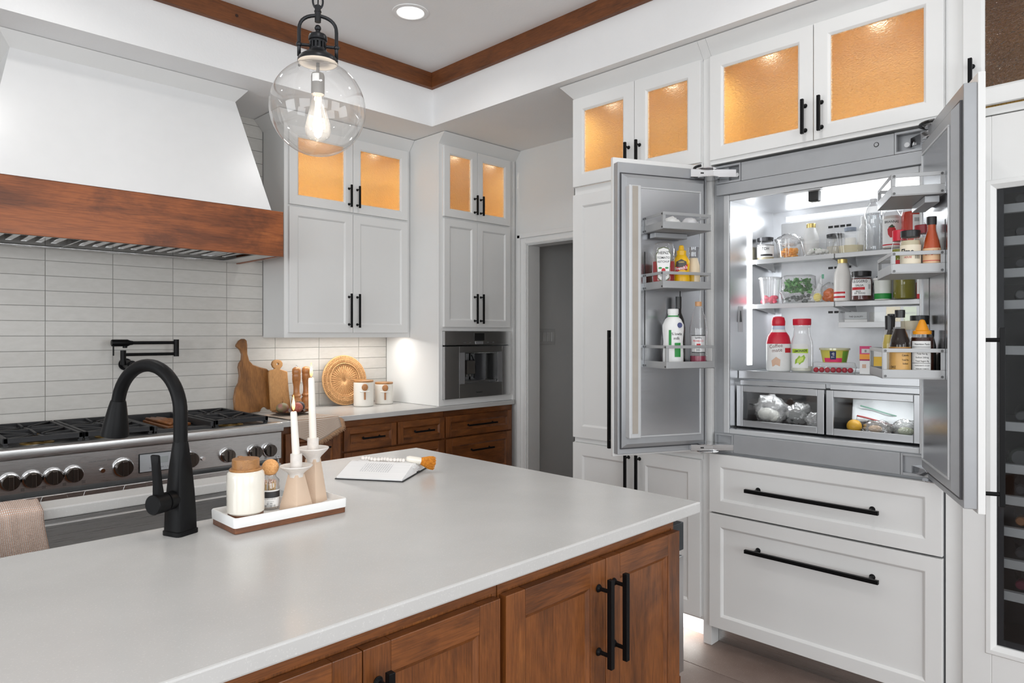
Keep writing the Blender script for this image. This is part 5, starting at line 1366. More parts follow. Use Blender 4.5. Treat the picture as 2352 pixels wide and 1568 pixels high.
# ================================================================== FOOD IN THE REFRIGERATOR
pet = thin('clear_plastic', gloss=.045, alpha=.025, edge=.5)
milky = thin('milky_plastic', gloss=.06, alpha=.15, edge=.5, rough=.12)
jarg = thin('jar_glass', gloss=.035, edge=.4)
film = thin('crumpled_film', gloss=.08, alpha=.05, rough=.08, bump=1.0, bscale=45, edge=.5)
filmw = thin('cloudy_crumpled_film', gloss=.10, alpha=.26, rough=.12, bump=1.0, bscale=30, edge=.5)
capk = plain('black_cap', (.012, .012, .013, 1), .35); capw = plain('white_cap', (.82, .82, .81, 1), .4); capr = plain('red_cap', C(206, 24, 52), .35)
gold = plain('gold_cap', C(214, 190, 120), .3, .6); papc = plain('cream_paper', C(236, 226, 204), .6); redi = plain('red_ink', C(196, 30, 40), .5)
greeni = plain('green_ink', C(34, 140, 60), .5); whitei = plain('white_ink', (.88, .88, .88, 1), .5); whp = plain('white_plastic', (.84, .84, .83, 1), .35)
def col(n, r, g, b, rough=.4, **k): return plain(n, C(r, g, b), rough, **k)
def interp(prof):
    P = sorted([(z, r) for r, z in prof])
    def f(z):
        for (a, ra_), (b, rb) in zip(P, P[1:]):
            if a <= z <= b: return ra_+(rb-ra_)*(z-a)/max(1e-6, b-a)
        return P[-1][1] if z > P[-1][0] else P[0][1]
    return f
def bottle(name, label, cat, loc, prof, glass, cap=None, liquid=None, labels=(), scale=(1, 1, 1), turn=0, seg=28, group=None):
    t = thing(name, label, cat, loc, facecam(loc[0], loc[1])+turn, group); t.scale = scale
    MB().lathe(prof, seg=seg).out('bottle_wall', glass, t, smooth=True)
    rf = interp(prof)
    if cap: MB().lathe(cap[0], seg=seg).out('cap', cap[1], t, smooth=True)
    if liquid:
        lv, lm = liquid; zs = sorted(set([z for r, z in prof if z < lv]+[lv])); z0 = zs[0]
        P = [(max(.001, rf(z)-.0016), max(z, z0+.0015)) for z in zs]; MB().lathe(P, seg=seg).out('contents', lm, t, smooth=True)
    for L_ in labels:
        z0, z1, a0, a1, mt_ = L_[:5]
        lo = patch(lambda z: rf(z)+.0006, z0, z1, a0, a1).out('paper_label', mt_, t, smooth='all')
        for tx in (L_[5] if len(L_) > 5 else ()):
            s_, size, z, tm_ = tx[:4]; kw = tx[4] if len(tx) > 4 else {}
            lettering(s_, size, kw.get('x', 0), z, 0, tm_, lo, wrap=lambda zz: rf(zz)+.0011, bold=kw.get('bold', .01), sx=kw.get('sx', 1), rot=kw.get('rot', 0))
        for sh in (L_[6] if len(L_) > 6 else ()):    # flat printed patches
            patch(lambda z: rf(z)+.0009, sh[0], sh[1], sh[2], sh[3]).out('printed_patch', sh[4], lo, smooth='all')
    return t
def carton(name, label, cat, loc, w, d, h, mat, texts=(), patches=(), turn=0, group=None):
    t = thing(name, label, cat, loc, facecam(loc[0], loc[1])+turn, group)
    b = MB().box(-w/2, w/2, -d/2, d/2, 0, h).out('carton', mat, t, bevel=.0015)
    for x0, x1, z0, z1, m_ in patches: MB().box(x0, x1, -d/2-.0006, -d/2-.0001, z0, z1).out('printed_patch', m_, b)
    for s_, size, x, z, m_ in texts: lettering(s_, size, x, z, -d/2-.0009, m_, b, bold=.015)
    return t
def tub(name, label, cat, loc, rb, rt, h, mat, lid=None, food=None, turn=0, square=False):
    t = thing(name, label, cat, loc, facecam(loc[0], loc[1])+turn)
    seg = 32
    if square:
        def R(r, z): return [(x, y, z) for x, y in rr(-r, r, -r*.8, r*.8, r*.3, 4)]
        MB().rings([R(rb, 0), R(rt, h), R(rt*1.06, h), R(rt*1.06, h-.003)], cap=False).out('tub_wall', mat, t, smooth=True)
        MB().rings([R(rb, .0), R(rb, .001)]).out('tub_base', mat, t)
    else:
        MB().lathe([(rb, 0), (rt, h), (rt*1.06, h), (rt*1.06, h-.004)], seg=seg, cap=False).out('tub_wall', mat, t, smooth=True)
        MB().lathe([(rb, 0), (rb, .001)], seg=seg).out('tub_base', mat, t)
    if lid: MB().lathe([(rt*1.07, h-.005), (rt*1.07, h+.003), (rt*.98, h+.004)], seg=seg).out('lid', lid, t, smooth=True)
    if food: food(t)
    return t
def lumps(parent, name, mat, n, rx, ry, z0, z1, r, seed=1, kind='stuff'):
    rnd = random.Random(seed); m = MB()
    for i in range(n):
        a = rnd.random()*2*PI; q = math.sqrt(rnd.random())
        m.sph((rx*q*math.cos(a), ry*q*math.sin(a), z0+(z1-z0)*rnd.random()), r*rnd.uniform(.7, 1.2), (1, 1, rnd.uniform(.6, 1)), 8)
    o = m.out(name, mat, parent, smooth='all'); tag(o, kind=kind); return o
def crumple(name, mat, parent, c, r, sc, seed=0, amp=.35, freq=3.0, seg=28, zmin=None):
    m = MB(); n = seg//2; off = Vector((seed*7.3, seed*3.1, seed*1.7)); rs = []
    for i in range(n+1):
        a = PI*i/n; ring = []
        for k in range(seg):
            d = Vector((math.sin(a)*math.cos(2*PI*k/seg), math.sin(a)*math.sin(2*PI*k/seg), -math.cos(a)))
            q = 1+amp*(noise.noise(d*freq+off)+.5*noise.noise(d*freq*2.7+off))
            p = Vector((c[0]+d.x*r*sc[0]*q, c[1]+d.y*r*sc[1]*q, c[2]+d.z*r*sc[2]*q))
            if zmin is not None: p.z = max(zmin, p.z)
            ring.append(p)
        rs.append(ring)
    m.rings(rs); return m.out(name, mat, parent, smooth='all')
def S(px, x, z): return (x, yx(px, x), z+.0006)     # on a shelf: pixel column + depth
def dpos(s, px, t, z):
    e, b, u = EV[s], EO[s]+nin(s)*t, uu(px)
    a = (u*(b.x+b.y)-(b.x-b.y))/((-e.x+e.y)-u*(-e.x-e.y)); p = b-e*a; return (p.x, p.y, z+.0035)
def rpos(px, a, z):
    e, n, u = EV[-1], nin(-1), uu(px); b = EO[-1]-e*a
    t = (u*(b.x+b.y)-(b.x-b.y))/((n.x-n.y)-u*(n.x+n.y)); p = b+n*t; return (p.x, p.y, z+.0035)
# ---------------------------------------------------------------- left door
Z2, Z3 = BINS[1][0], BINS[2][0]
ket = col('ketchup', 150, 14, 14, .3, Specular_IOR_Level=.2)
k = bottle('ketchup_bottle', 'upside down ketchup bottle with a white shield label in the door bin', 'bottle', dpos(1, 1524, .150, Z2), [(.026, 0), (.034, .012), (.037, .03), (.037, .085), (.036, .12), (.030, .138), (.018, .144), (.002, .145)], pet, None, (.083, ket), scale=(1.240, 0.780, 1.330))
m = MB(); P = [(-.027, .105), (-.02, .112), (-.018, .122), (0, .127), (.018, .122), (.02, .112), (.027, .105), (.020, .03), (.010, .022), (-.010, .022), (-.020, .03)]
def wrapv(mm, r):
    for v in mm.bm.verts: v.co = (r*math.sin(v.co.x/r), -r*math.cos(v.co.x/r), v.co.z)
def outline_patch(parent, P, r, mat, name='paper_label'):
    m = MB(); cx_ = sum(p[0] for p in P)/len(P); cz_ = sum(p[1] for p in P)/len(P); n = len(P)
    prev = None
    for f in (0.02, .35, .7, 1.0):
        ringv = [m.v(cx_+(x-cx_)*f, 0, cz_+(z-cz_)*f) for x, z in P]
        if prev:
            for i in range(n): m.f([prev[i], prev[(i+1) % n], ringv[(i+1) % n], ringv[i]])
        else: m.f(ringv)
        prev = ringv
    wrapv(m, r); return m.out(name, mat, parent, smooth='all')
lb = outline_patch(k, P, .0378, col('label_olive', 96, 104, 70))
outline_patch(k, [(x*.90, z*.94+.0045) for x, z in P], .0382, papw, 'label_face').parent = lb
for s_, sz, z in (('HEINZ', .0120, .108), ('TOMATO', .0100, .093), ('KETCHUP', .0088, .081)): lettering(s_, sz, 0, z, 0, inkk, lb, wrap=.0387, bold=.008)
m = MB(); m.sph((0, -.0387, .055), .0065, (1, .15, 1), 14); m.out('tomato_print', redi, lb, smooth='all')
for sx_ in (-1, 1): MB().sph((sx_*.010, -.0375, .062), .004, (1.6, .15, .7), 10).out('leaf_print', greeni, lb, smooth='all')
lettering('EST 1869', .006, 0, .038, 0, inkk, lb, wrap=.0387)
mus = col('mustard_yellow', 236, 184, 10, .3)
k = bottle('mustard_bottle', 'yellow squeeze mustard bottle with a pointed cap', 'bottle', dpos(1, 1565, .152, Z2), [(.027, 0), (.031, .006), (.032, .03), (.029, .05), (.032, .075), (.031, .09), (.018, .108)], mus, ([(.018, .108), (.0185, .122), (.011, .124), (.0085, .138), (.005, .140)], mus), scale=(1.080, 0.800, 1.300))
lb = outline_patch(k, [(-.024, .062), (-.02, .086), (0, .094), (.02, .086), (.024, .062), (.022, .058), (-.022, .058)], .0328, col('label_slate', 70, 66, 60)); 
outline_patch(k, [(-.026, .052), (-.022, .070), (.026, .078), (.024, .060)], .0334, redi, 'red_banner').parent = lb
lettering("French's", .0145, 0, .065, 0, whitei, lb, wrap=.0341, bold=.02, rot=.12); lettering('CLASSIC', .006, 0, .084, 0, gold, lb, wrap=.0336)
k = bottle('dressing_bottle', 'cream coloured squeeze bottle with a dark grey collar', 'bottle', dpos(1, 1593, .152, Z2), [(.024, 0), (.027, .006), (.028, .05), (.026, .075), (.017, .098)], col('cream_sauce', 226, 208, 178), ([(.021, .100), (.023, .104), (.021, .116), (.0215, .117), (.024, .132), (.001, .133)], thin('smoky_cap', gloss=.1, alpha=.45, diff=(.2, .2, .22, 1))), scale=(0.950, 0.750, 1.330))
patch(.0290, .01, .045, -.9, .1).out('paper_label', col('label_dark_yellow', 200, 160, 30), k, smooth='all')
for i, (px, t, lab) in enumerate(((1541, .145, 'white sauce packet lying flat in the top left door bin'), (1584, .150, 'grey crumpled sauce packet in the top left door bin'))):
    p = dpos(1, px, t, BINS[0][0]); pk = thing('sauce_packet', lab, 'packet', p, math.atan2(EV[1].y, EV[1].x)+.1)
    crumple('packet_wrap', col('packet_white_%d' % i, 224-20*i, 224-20*i, 222-16*i, .35), pk, (0, 0, .030), .033, (1.1, 1.1, .90), seed=i+3, amp=.18, zmin=.001)
# lower left bin
k = bottle('milk_bottle', 'white plastic milk bottle with green print', 'bottle', dpos(1, 1546, .158, Z3), [(.030, 0), (.0335, .006), (.0335, .04), (.0315, .075), (.0345, .11), (.0345, .125), (.026, .142), (.016, .150), (.016, .160)], whp, ([(.0175, .158), (.0175, .172), (.016, .173)], capw), scale=(1.250, 1.080, 1.380))
lettering('1', .062, -.010, .085, 0, greeni, k, wrap=.0349, bold=.02); lettering('% lowfat', .0112, .014, .098, 0, inkk, k, wrap=.0349); lettering('milk', .0125, .012, .085, 0, inkk, k, wrap=.0349)
patch(.0349, .030, .072, .15, .75).out('green_panel', greeni, k, smooth='all')
MB().lathe([(.0178, .1495), (.0178, .153)], seg=28).out('tamper_ring', greeni, k, smooth=True)
m = MB(); m.cyl((.021, -.0285, .124), (.0215, -.0302, .124), .008, seg=18); m.out('round_seal', col('navy_ink', 40, 50, 110), k)
bottle('dark_bottle', 'slim black glass bottle behind the milk bottle', 'bottle', dpos(1, 1558, .115, Z3), [(.026, 0), (.0275, .004), (.0275, .12), (.022, .145), (.012, .165), (.011, .205)], plain('black_glass', (.015, .014, .014, 1), .08), ([(.0125, .178), (.013, .208), (.0125, .215)], capk), scale=(1.050, 1.000, 1.360))
bottle('juice_bottle', 'tall clear bottle with a little red drink and a tan cap', 'bottle', dpos(1, 1604, .190, Z3), [(.031, 0), (.034, .005), (.034, .085), (.036, .105), (.0355, .125), (.027, .155), (.014, .185), (.012, .193)], pet, ([(.0135, .188), (.0138, .201), (.013, .202)], col('tan_cap', 200, 150, 104)), (.034, col('pomegranate_drink', 140, 30, 64, .2)), [(.046, .096, -.85, .85, thin('label_film', alpha=.55, gloss=.05), [('Sparkling', .0075, .090, inkk), ('PROSECCO', .0085, .080, redi), ('ZERO', .007, .052, inkk)], [(.096, .0985, -.85, .85, inkk), (.044, .0465, -.85, .85, inkk), (.058, .072, -.2, .25, redi)])], scale=(1.000, 1.000, 1.330))
# ---------------------------------------------------------------- right door
k = bottle('pickle_jar', 'small jar of green pickles with a red lid', 'jar', rpos(2067, 0.178, Z2), [(.020, 0), (.0225, .004), (.0225, .055), (.019, .064), (.018, .07)], jarg, ([(.020, .066), (.0205, .086), (.019, .087)], capr), (.05, col('pickle_green', 128, 132, 24)), turn=.3, scale=(1.050, 1.050, 1.620))
patch(.0229, .012, .028, -1, 1).out('paper_label', redi, k, smooth='all')
bottle('spread_jar', 'glass jar with a cream label and black lid in the door bin', 'jar', rpos(2091, 0.122, Z2), [(.023, 0), (.026, .005), (.026, .066), (.0235, .074), (.0225, .08)], jarg, ([(.0245, .078), (.025, .091), (.0235, .092)], capk), (.07, col('pale_pickle', 200, 190, 160)), [(.006, .060, -1.3, 1.3, papc, [('Elmo', .017, .045, inkk, dict(x=-.008, bold=.03)), ('HOUSE', .006, .033, redi, dict(x=-.006)), ('SPICY', .006, .015, inkk, dict(x=-.006)), ('||||||', .010, .035, inkk, dict(x=.019))])], scale=(1.100, 1.050, 1.420))
k = bottle('hot_sauce_bottle', 'orange hot sauce bottle with a black cap in the door bin', 'bottle', rpos(2140, 0.118, Z2), [(.022, 0), (.025, .004), (.025, .058), (.021, .074), (.0125, .100), (.0125, .118)], jarg, ([(.0135, .112), (.0138, .130), (.013, .131)], capk), (.112, col('hot_sauce', 190, 76, 22, .3)), [(.008, .056, -1.2, 1.2, col('label_peach', 232, 190, 150), [('Original', .013, .046, redi, dict(rot=.15)), ('CLASSIC', .010, .016, redi)], [(.026, .0275, -1.2, 1.2, redi)])], scale=(1.000, 0.950, 1.300))
bottle('preserve_jar', 'jar with a dull red lid behind the hot sauce', 'jar', rpos(2122, 0.180, Z2), [(.022, 0), (.025, .005), (.025, .08), (.021, .088), (.021, .094)], jarg, ([(.0235, .090), (.024, .108), (.0225, .109)], col('dull_red_lid', 150, 30, 40)), (.08, col('pale_cream', 220, 214, 200)), scale=(1.100, 0.900, 1.420))
# lower right bin
oil = col('pale_dressing', 190, 170, 80, .3)
bottle('dressing_bottle', 'slim pale yellow dressing bottle with a dark cap', 'bottle', rpos(2042, 0.185, Z3), [(.016, 0), (.018, .004), (.018, .08), (.012, .105), (.009, .12)], jarg, ([(.0105, .112), (.011, .145), (.010, .146)], capk), (.10, oil), [(.012, .06, -1, 1, papc, [])], scale=(1.100, 1.100, 1.320))
bottle('vinegar_bottle', 'slim dark vinegar bottle next to the pale dressing', 'bottle', rpos(2047, 0.240, Z3), [(.016, 0), (.018, .004), (.018, .085), (.011, .11), (.009, .125)], jarg, ([(.010, .115), (.0105, .146), (.009, .147)], capk), (.11, plain('soy_dark', (.012, .005, .003, 1), .3, Specular_IOR_Level=.1)), [(.012, .06, -1, 1, papw)], scale=(1.100, 1.000, 1.360))
bottle('soy_sauce_bottle', 'round shouldered soy sauce bottle with a tan label', 'bottle', rpos(2067, 0.127, Z3), [(.022, 0), (.0265, .004), (.0265, .070), (.024, .082), (.013, .108), (.0105, .132)], jarg, ([(.0125, .130), (.013, .146), (.012, .147)], capk), (.106, plain('soy_dark', (.012, .005, .003, 1), .3, Specular_IOR_Level=.1)), [(.006, .066, -1.4, 1.4, col('tan_label', 206, 160, 90), [('OKE', .008, .022, inkk, dict(x=-.018)), ('Calorie', .006, .048, inkk, dict(x=.014)), ('Total Fat', .005, .038, inkk, dict(x=.014)), ('Sodium', .005, .030, inkk, dict(x=.014))], [(.062, .065, -1.4, 1.4, col('dark_tan', 150, 100, 40))])], scale=(1.120, 1.080, 1.420))
bottle('mayonnaise_jar', 'tall clear jar with a beige lid in the lower door bin', 'jar', rpos(2092, 0.215, Z3), [(.024, 0), (.027, .005), (.027, .10), (.024, .108)], jarg, ([(.0255, .104), (.026, .123), (.025, .124)], col('beige_lid', 196, 188, 164)), (.06, col('mayo', 226, 220, 206)), scale=(1.100, 1.000, 1.420))
k = bottle('barbecue_sauce_bottle', 'brown barbecue sauce bottle with an orange flip cap', 'bottle', rpos(2118, 0.140, Z3), [(.024, 0), (.027, .004), (.027, .075), (.026, .088), (.020, .096)], jarg, ([(.021, .095), (.0215, .102), (.016, .104), (.006, .126), (.002, .128)], col('orange_cap', 246, 160, 20)), (.088, col('bbq_brown', 58, 24, 12, .3, Specular_IOR_Level=.15)), [(.004, .080, -.95, .75, papw, [('Nutrition Facts', .0058, .073, inkk), ('Calories      40', .0055, .061, inkk), ('Total Fat 0g', .005, .052, inkk), ('Sodium 260mg', .005, .044, inkk), ('Total Sugars 8g', .005, .036, inkk), ('INGREDIENTS: SUGAR', .0035, .026, inkk), ('VINEGAR TOMATO', .0035, .019, inkk), ('MOLASSES SALT', .0035, .012, inkk)], [(.0665, .0675, -.9, .7, inkk), (.056, .057, -.9, .7, inkk), (.031, .032, -.9, .7, inkk)])], scale=(1.200, 0.880, 1.400))
bottle('honey_jar', 'jar with a wide black lid behind the barbecue sauce', 'jar', rpos(2112, 0.275, Z3), [(.022, 0), (.025, .004), (.025, .115), (.023, .12)], jarg, ([(.0245, .118), (.025, .138), (.024, .139)], capk), (.05, col('pale_cream', 220, 214, 200)), scale=(1.100, 1.000, 1.400))
bottle('molasses_bottle', 'narrow black bottle at the hinge end of the lower bin', 'bottle', rpos(2137, 0.190, Z3), [(.014, 0), (.0155, .003), (.0155, .07), (.011, .085), (.009, .09)], plain('black_glass', (.015, .014, .014, 1), .08), ([(.0105, .088), (.011, .103), (.010, .104)], capk), scale=(1.000, 1.000, 1.400))
# ---------------------------------------------------------------- top shelf
bottle('pickle_jar', 'short jar with a dark lid and white label on the top shelf', 'jar', S(1758, 3.045, SH1), [(.033, 0), (.036, .005), (.036, .068), (.032, .078), (.031, .083)], jarg, ([(.033, .080), (.034, .094), (.032, .095)], plain('gunmetal_lid', (.06, .06, .065, 1), .3, .6)), (.06, col('pale_pickle', 200, 190, 160)), [(.012, .064, -1.2, 1.2, papw, [('TOH', .018, .046, inkk, dict(sx=.8))], [(.060, .0625, -1.2, 1.2, inkk), (.016, .024, -.6, .9, inkk)])], scale=(1.050, 1.050, 1.100))
def cheese(t): lumps(t, 'shredded_cheese', col('cheddar_shreds', 240, 170, 84, .6), 90, .034, .03, .008, .045, .007, 4); crumple('crumpled_bag', film, t, (0, 0, .085), .050, (1.1, .9, .55), 2, .3)
tub('cheese_tub', 'clear tub with a bag of orange shredded cheese', 'tub', S(1812, 3.06, SH1), .045, .056, .085, pet, food=cheese)
def leaves_in(t): lumps(t, 'leftovers', col('pale_leftovers', 226, 226, 220, .6), 30, .036, .03, .0135, .024, .01, 5); lumps(t, 'herbs', col('herb_green', 60, 130, 50, .6), 6, .04, .03, .012, .03, .006, 6)
tub('bowl', 'low clear plastic bowl of pale leftovers on the top shelf', 'bowl', S(1878, 3.025, SH1), .053, .068, .062, pet, food=leaves_in, square=True)
bottle('cream_bottle', 'small white milk bottle with a gold cap behind the low bowl', 'bottle', S(1863, 3.145, SH1), [(.028, 0), (.030, .004), (.030, .085), (.020, .115), (.016, .128)], whp, ([(.0175, .126), (.018, .142), (.017, .143)], gold), None, (), scale=(1.100, 1.100, 1.130))
bottle('jam_jar', 'clear jar with a black lid at the back of the top shelf', 'jar', S(1919, 3.16, SH1), [(.034, 0), (.037, .005), (.037, .085), (.033, .092)], jarg, ([(.036, .090), (.037, .104), (.036, .105)], capk), (.05, col('pale_cream', 220, 214, 200)))
def dip(t): MB().lathe([(.044, .002), (.048, .032), (.001, .033)], seg=28).out('dip', col('beige_dip', 214, 204, 172, .5), t, smooth=True)
tub('deli_tub', 'clear deli tub with beige dip in the middle of the top shelf', 'tub', S(1954, 3.04, SH1), .046, .056, .088, pet, food=dip, square=True)
bottle('spice_jar', 'small jar with a grey blue lid behind the deli tub', 'jar', S(1953, 3.15, SH1), [(.022, 0), (.024, .004), (.024, .105), (.021, .112)], jarg, ([(.0235, .110), (.024, .125), (.023, .126)], col('grey_blue_lid', 150, 160, 176)), (.08, col('pale_cream', 220, 214, 200)))
bottle('yogurt_bottle', 'white plastic jug standing behind the water bottle', 'bottle', S(1987, 3.165, SH1), [(.028, 0), (.030, .004), (.030, .10), (.022, .125), (.015, .14)], whp, ([(.0165, .138), (.017, .168), (.016, .169)], capw))
WB = [(.029, 0), (.032, .004)]
for i in range(6): WB += [(.032, .015+.016*i), (.0295, .023+.016*i)]
WB += [(.032, .115), (.032, .145), (.026, .170), (.013, .190), (.012, .2)]
bottle('water_bottle', 'clear ribbed water bottle on the top shelf', 'bottle', S(2006, 3.00, SH1), WB, thin('water_pet', gloss=.12, alpha=.06, edge=.6), ([(.0135, .197), (.0138, .209), (.013, .21)], thin('clear_cap', alpha=.4, gloss=.1)), (.15, thin('water', gloss=.05, col=(.94, .96, .97, 1))))
bottle('dressing_bottle', 'dressing bottle with a strawberry on its white label', 'bottle', S(2048, 2.99, SH1), [(.030, 0), (.0335, .004), (.0335, .115), (.030, .135), (.018, .155), (.014, .165)], jarg, ([(.0155, .163), (.016, .175), (.015, .176)], capw), (.13, col('pale_dressing_pink', 214, 206, 200)), [(.008, .118, -1.2, 1.2, whp, [('BRIANNAS', .0135, .104, inkk, dict(sx=.85))], [(.012, .017, -1.2, 1.2, redi)])]).children
k = [o for o in COL.objects if o.get('label') == 'dressing bottle with a strawberry on its white label'][0]
outline_patch(k, [(-.015, .075), (-.008, .085), (0, .082), (.008, .085), (.015, .075), (.013, .055), (.005, .042), (-.005, .042), (-.013, .055)], .0346, redi, 'strawberry_print'); outline_patch(k, [(-.012, .083), (-.004, .090), (.002, .094), (.006, .088), (.013, .084), (.004, .081), (-.004, .081)], .0348, plain('dark_green_ink', C(50, 70, 40), .5), 'strawberry_leaf_print')
bottle('tomato_sauce_bottle', 'bottle of red sauce with a clear top on the top shelf', 'bottle', S(2095, 2.96, SH1), [(.034, 0), (.038, .005), (.038, .12), (.032, .140), (.022, .152), (.02, .158)], jarg, ([(.0215, .156), (.022, .168), (.021, .169)], redi), (.132, col('red_sauce', 196, 50, 20, .3)), [(.045, .118, .05, 1.0, papw, [('||||||', .016, .10, inkk, dict(x=.02))])])
# ---------------------------------------------------------------- middle shelf
def berries(t): lumps(t, 'berries', col('pink_berries', 226, 50, 90, .4), 26, .03, .03, .010, .035, .012, 9)
tub('berry_tub', 'tall clear tub with pink berries in the bottom', 'tub', S(1768, 3.03, SH2), .036, .047, .118, milky, lid=milky, food=berries)
sg = thing('salad_box', 'clear clamshell of green salad leaves on the middle shelf', 'clamshell', S(1834, 3.05, SH2), facecam(3.05, 1.2))
def RB_(r, z): return [(x, y, z) for x, y in rr(-r, r, -r*.7, r*.7, r*.3, 4)]
MB().rings([RB_(.066, 0), RB_(.074, .045), RB_(.078, .048), RB_(.074, .051), RB_(.070, .118), RB_(.055, .125)]).out('clamshell', film, sg, smooth='all')
gm = NT('salad_green'); gm.link(gm.ramp(gm.noise(gm.coord(), 70, 3), [(.3, C(40, 112, 48)), (.7, C(110, 184, 84))]), gm.b.inputs['Base Color']); gm.set(Roughness=.5)
m = MB(); rnd = random.Random(3)
for i in range(170):
    c = Vector((rnd.uniform(-.052, .052), rnd.uniform(-.035, .035), rnd.uniform(.05, .105))); R_ = Euler((rnd.uniform(-1, 1), rnd.uniform(-1, 1), rnd.uniform(0, 6))).to_matrix(); a = rnd.uniform(.009, .016)
    g = [c+R_ @ Vector((x*a, y*a*.7, .25*a*(x*x))) for x, y in ((-1.2, 0), (-.5, .8), (.4, .9), (1.1, .2), (1.0, -.5), (.2, -.9), (-.6, -.7))]
    m.f([m.v(p) for p in g])
tag(m.out('salad_leaves', gm.m, sg, flip=False), kind='stuff')
lumps(sg, 'grey_liner', col('clamshell_base_grey', 120, 124, 122, .3), 24, .05, .035, .008, .036, .008, 12)
lbag = thing('lemon_bag', 'zip bag with a lemon wedge leaning on the salad box', 'bag', S(1872, 2.995, SH2), facecam(3, 1.15))
m = MB(); m.prism([(-.030, .002), (.028, .001), (.030, .05), (.030, .085), (.034, .118), (.026, .118), (.012, .085), (-.006, .05), (-.024, .02)], -.012, .012); m.out('bag_film', film, lbag, bevel=.008, smooth=True)
MB().sph((.010, .0, .022), .017, (1, .6, 1.1), 14).out('lemon', col('lemon_yellow', 226, 206, 90), lbag, smooth='all')
MB().box(.026, .035, -.013, -.0125, .100, .119).out('zip_strip', col('zip_green', 90, 160, 130), lbag)
cbag = thing('carrot_bag', 'clear bag of orange carrots on the middle shelf', 'bag', S(1906, 3.07, SH2), facecam(3, 1.1))
crumple('bag_film', film, cbag, (0, 0, .044), .036, (1, .7, 1.2), 6, .2, zmin=.001)
for i, (a, b, c) in enumerate(((-.012, .0, .022), (.008, -.006, .03), (.0, .006, .048), (.014, .004, .018), (-.008, -.008, .040))): MB().sph((a, b, c), .015, (1.25, .8, 1.1), 12).out('carrot_piece', col('carrot_orange', 244, 120, 24), cbag, smooth='all')
bottle('milk_bottle', 'tall white bottle with gold cap and red stripes', 'bottle', S(1935, 3.0, SH2), [(.030, 0), (.0335, .004), (.0335, .10), (.031, .118), (.020, .150), (.016, .162)], col('ivory_bottle', 226, 224, 220, .3), ([(.0185, .160), (.019, .176), (.018, .177)], gold), None, [(.012, .042, -1.3, .4, whp, [], [(.014, .022, -1.3, .3, redi), (.032, .040, -1.3, .3, redi)])])
bottle('salsa_jar', 'dark salsa jar with a black lid and printed white label', 'jar', S(1979, 2.99, SH2), [(.037, 0), (.041, .005), (.041, .080), (.036, .096), (.034, .104)], jarg, ([(.0355, .100), (.0365, .119), (.035, .120)], capk), (.092, col('salsa_brown', 84, 32, 26, .3)), [(.020, .086, -1.0, .95, papw, [('ULGGERO', .0155, .077, inkk, dict(x=-.008, sx=.85)), ('SALSA', .011, .061, inkk, dict(x=-.008)), ('MADE', .007, .037, inkk, dict(x=-.012)), ('OF TEXAS', .0095, .029, inkk, dict(x=-.008)), ('|||||||', .011, .055, inkk, dict(x=.030, rot=1.57))], [(.043, .054, -.95, .28, redi)])])
bottle('relish_jar', 'jar of dark relish with a silver lid behind the salsa', 'jar', S(1965, 3.14, SH2), [(.028, 0), (.031, .004), (.031, .10), (.027, .115)], jarg, ([(.030, .112), (.031, .128), (.030, .129)], chrome), (.1, col('salsa_brown', 84, 32, 26, .3)))
bb = thing('coffee_bag', 'black foil coffee bag leaning beside the salsa jar', 'bag', S(2009, 3.07, SH2), facecam(3, 1))
m = MB(); m.prism([(-.030, .0), (.028, .0), (.034, .06), (.040, .118), (.030, .122), (.006, .10), (-.020, .05)], -.022, .022); m.out('foil', plain('black_foil', (.02, .022, .024, 1), .18, .3, bump=.5, bscale=30), bb, bevel=.012, smooth=True)
outline_patch(bb, [(-.004, .070), (.012, .095), (.028, .105), (.026, .085), (.012, .065)], 9.0, papw, 'label').location = (0, 8.975, 0)
tub('sour_cream_tub', 'white and green tub on the middle shelf', 'tub', S(2028, 2.99, SH2), .030, .033, .085, col('tub_white', 222, 226, 220), lid=col('tub_lid_white', 232, 232, 230))
k = [o for o in COL.objects if o.get('label') == 'white and green tub on the middle shelf'][0]; patch(.0312, .004, .026, -1.5, 1.5).out('green_band', greeni, k, smooth='all')
bottle('pickle_jar', 'wide jar of olive green pickles on the middle shelf', 'jar', S(2077, 2.985, SH2), [(.036, 0), (.0395, .005), (.0395, .11), (.036, .125), (.034, .13)], jarg, ([(.038, .128), (.039, .143), (.037, .144)], greeni), (.115, col('olive_brine', 118, 112, 14, .25)))
carton('fruit_pouch', 'white and red fruit snack carton at the right of the middle shelf', 'carton', S(2124, 2.985, SH2), .052, .04, .10, whp, (), [(-.026, .026, .0, .018, redi), (-.010, .014, .040, .056, redi)])
bottle('juice_bottle', 'small orange juice bottle behind the fruit carton', 'bottle', S(2102, 3.09, SH2), [(.016, 0), (.018, .003), (.018, .075), (.010, .095)], pet, ([(.011, .094), (.0115, .104), (.0105, .105)], col('violet_cap', 120, 80, 150)), (.07, col('orange_drink', 226, 130, 90)))
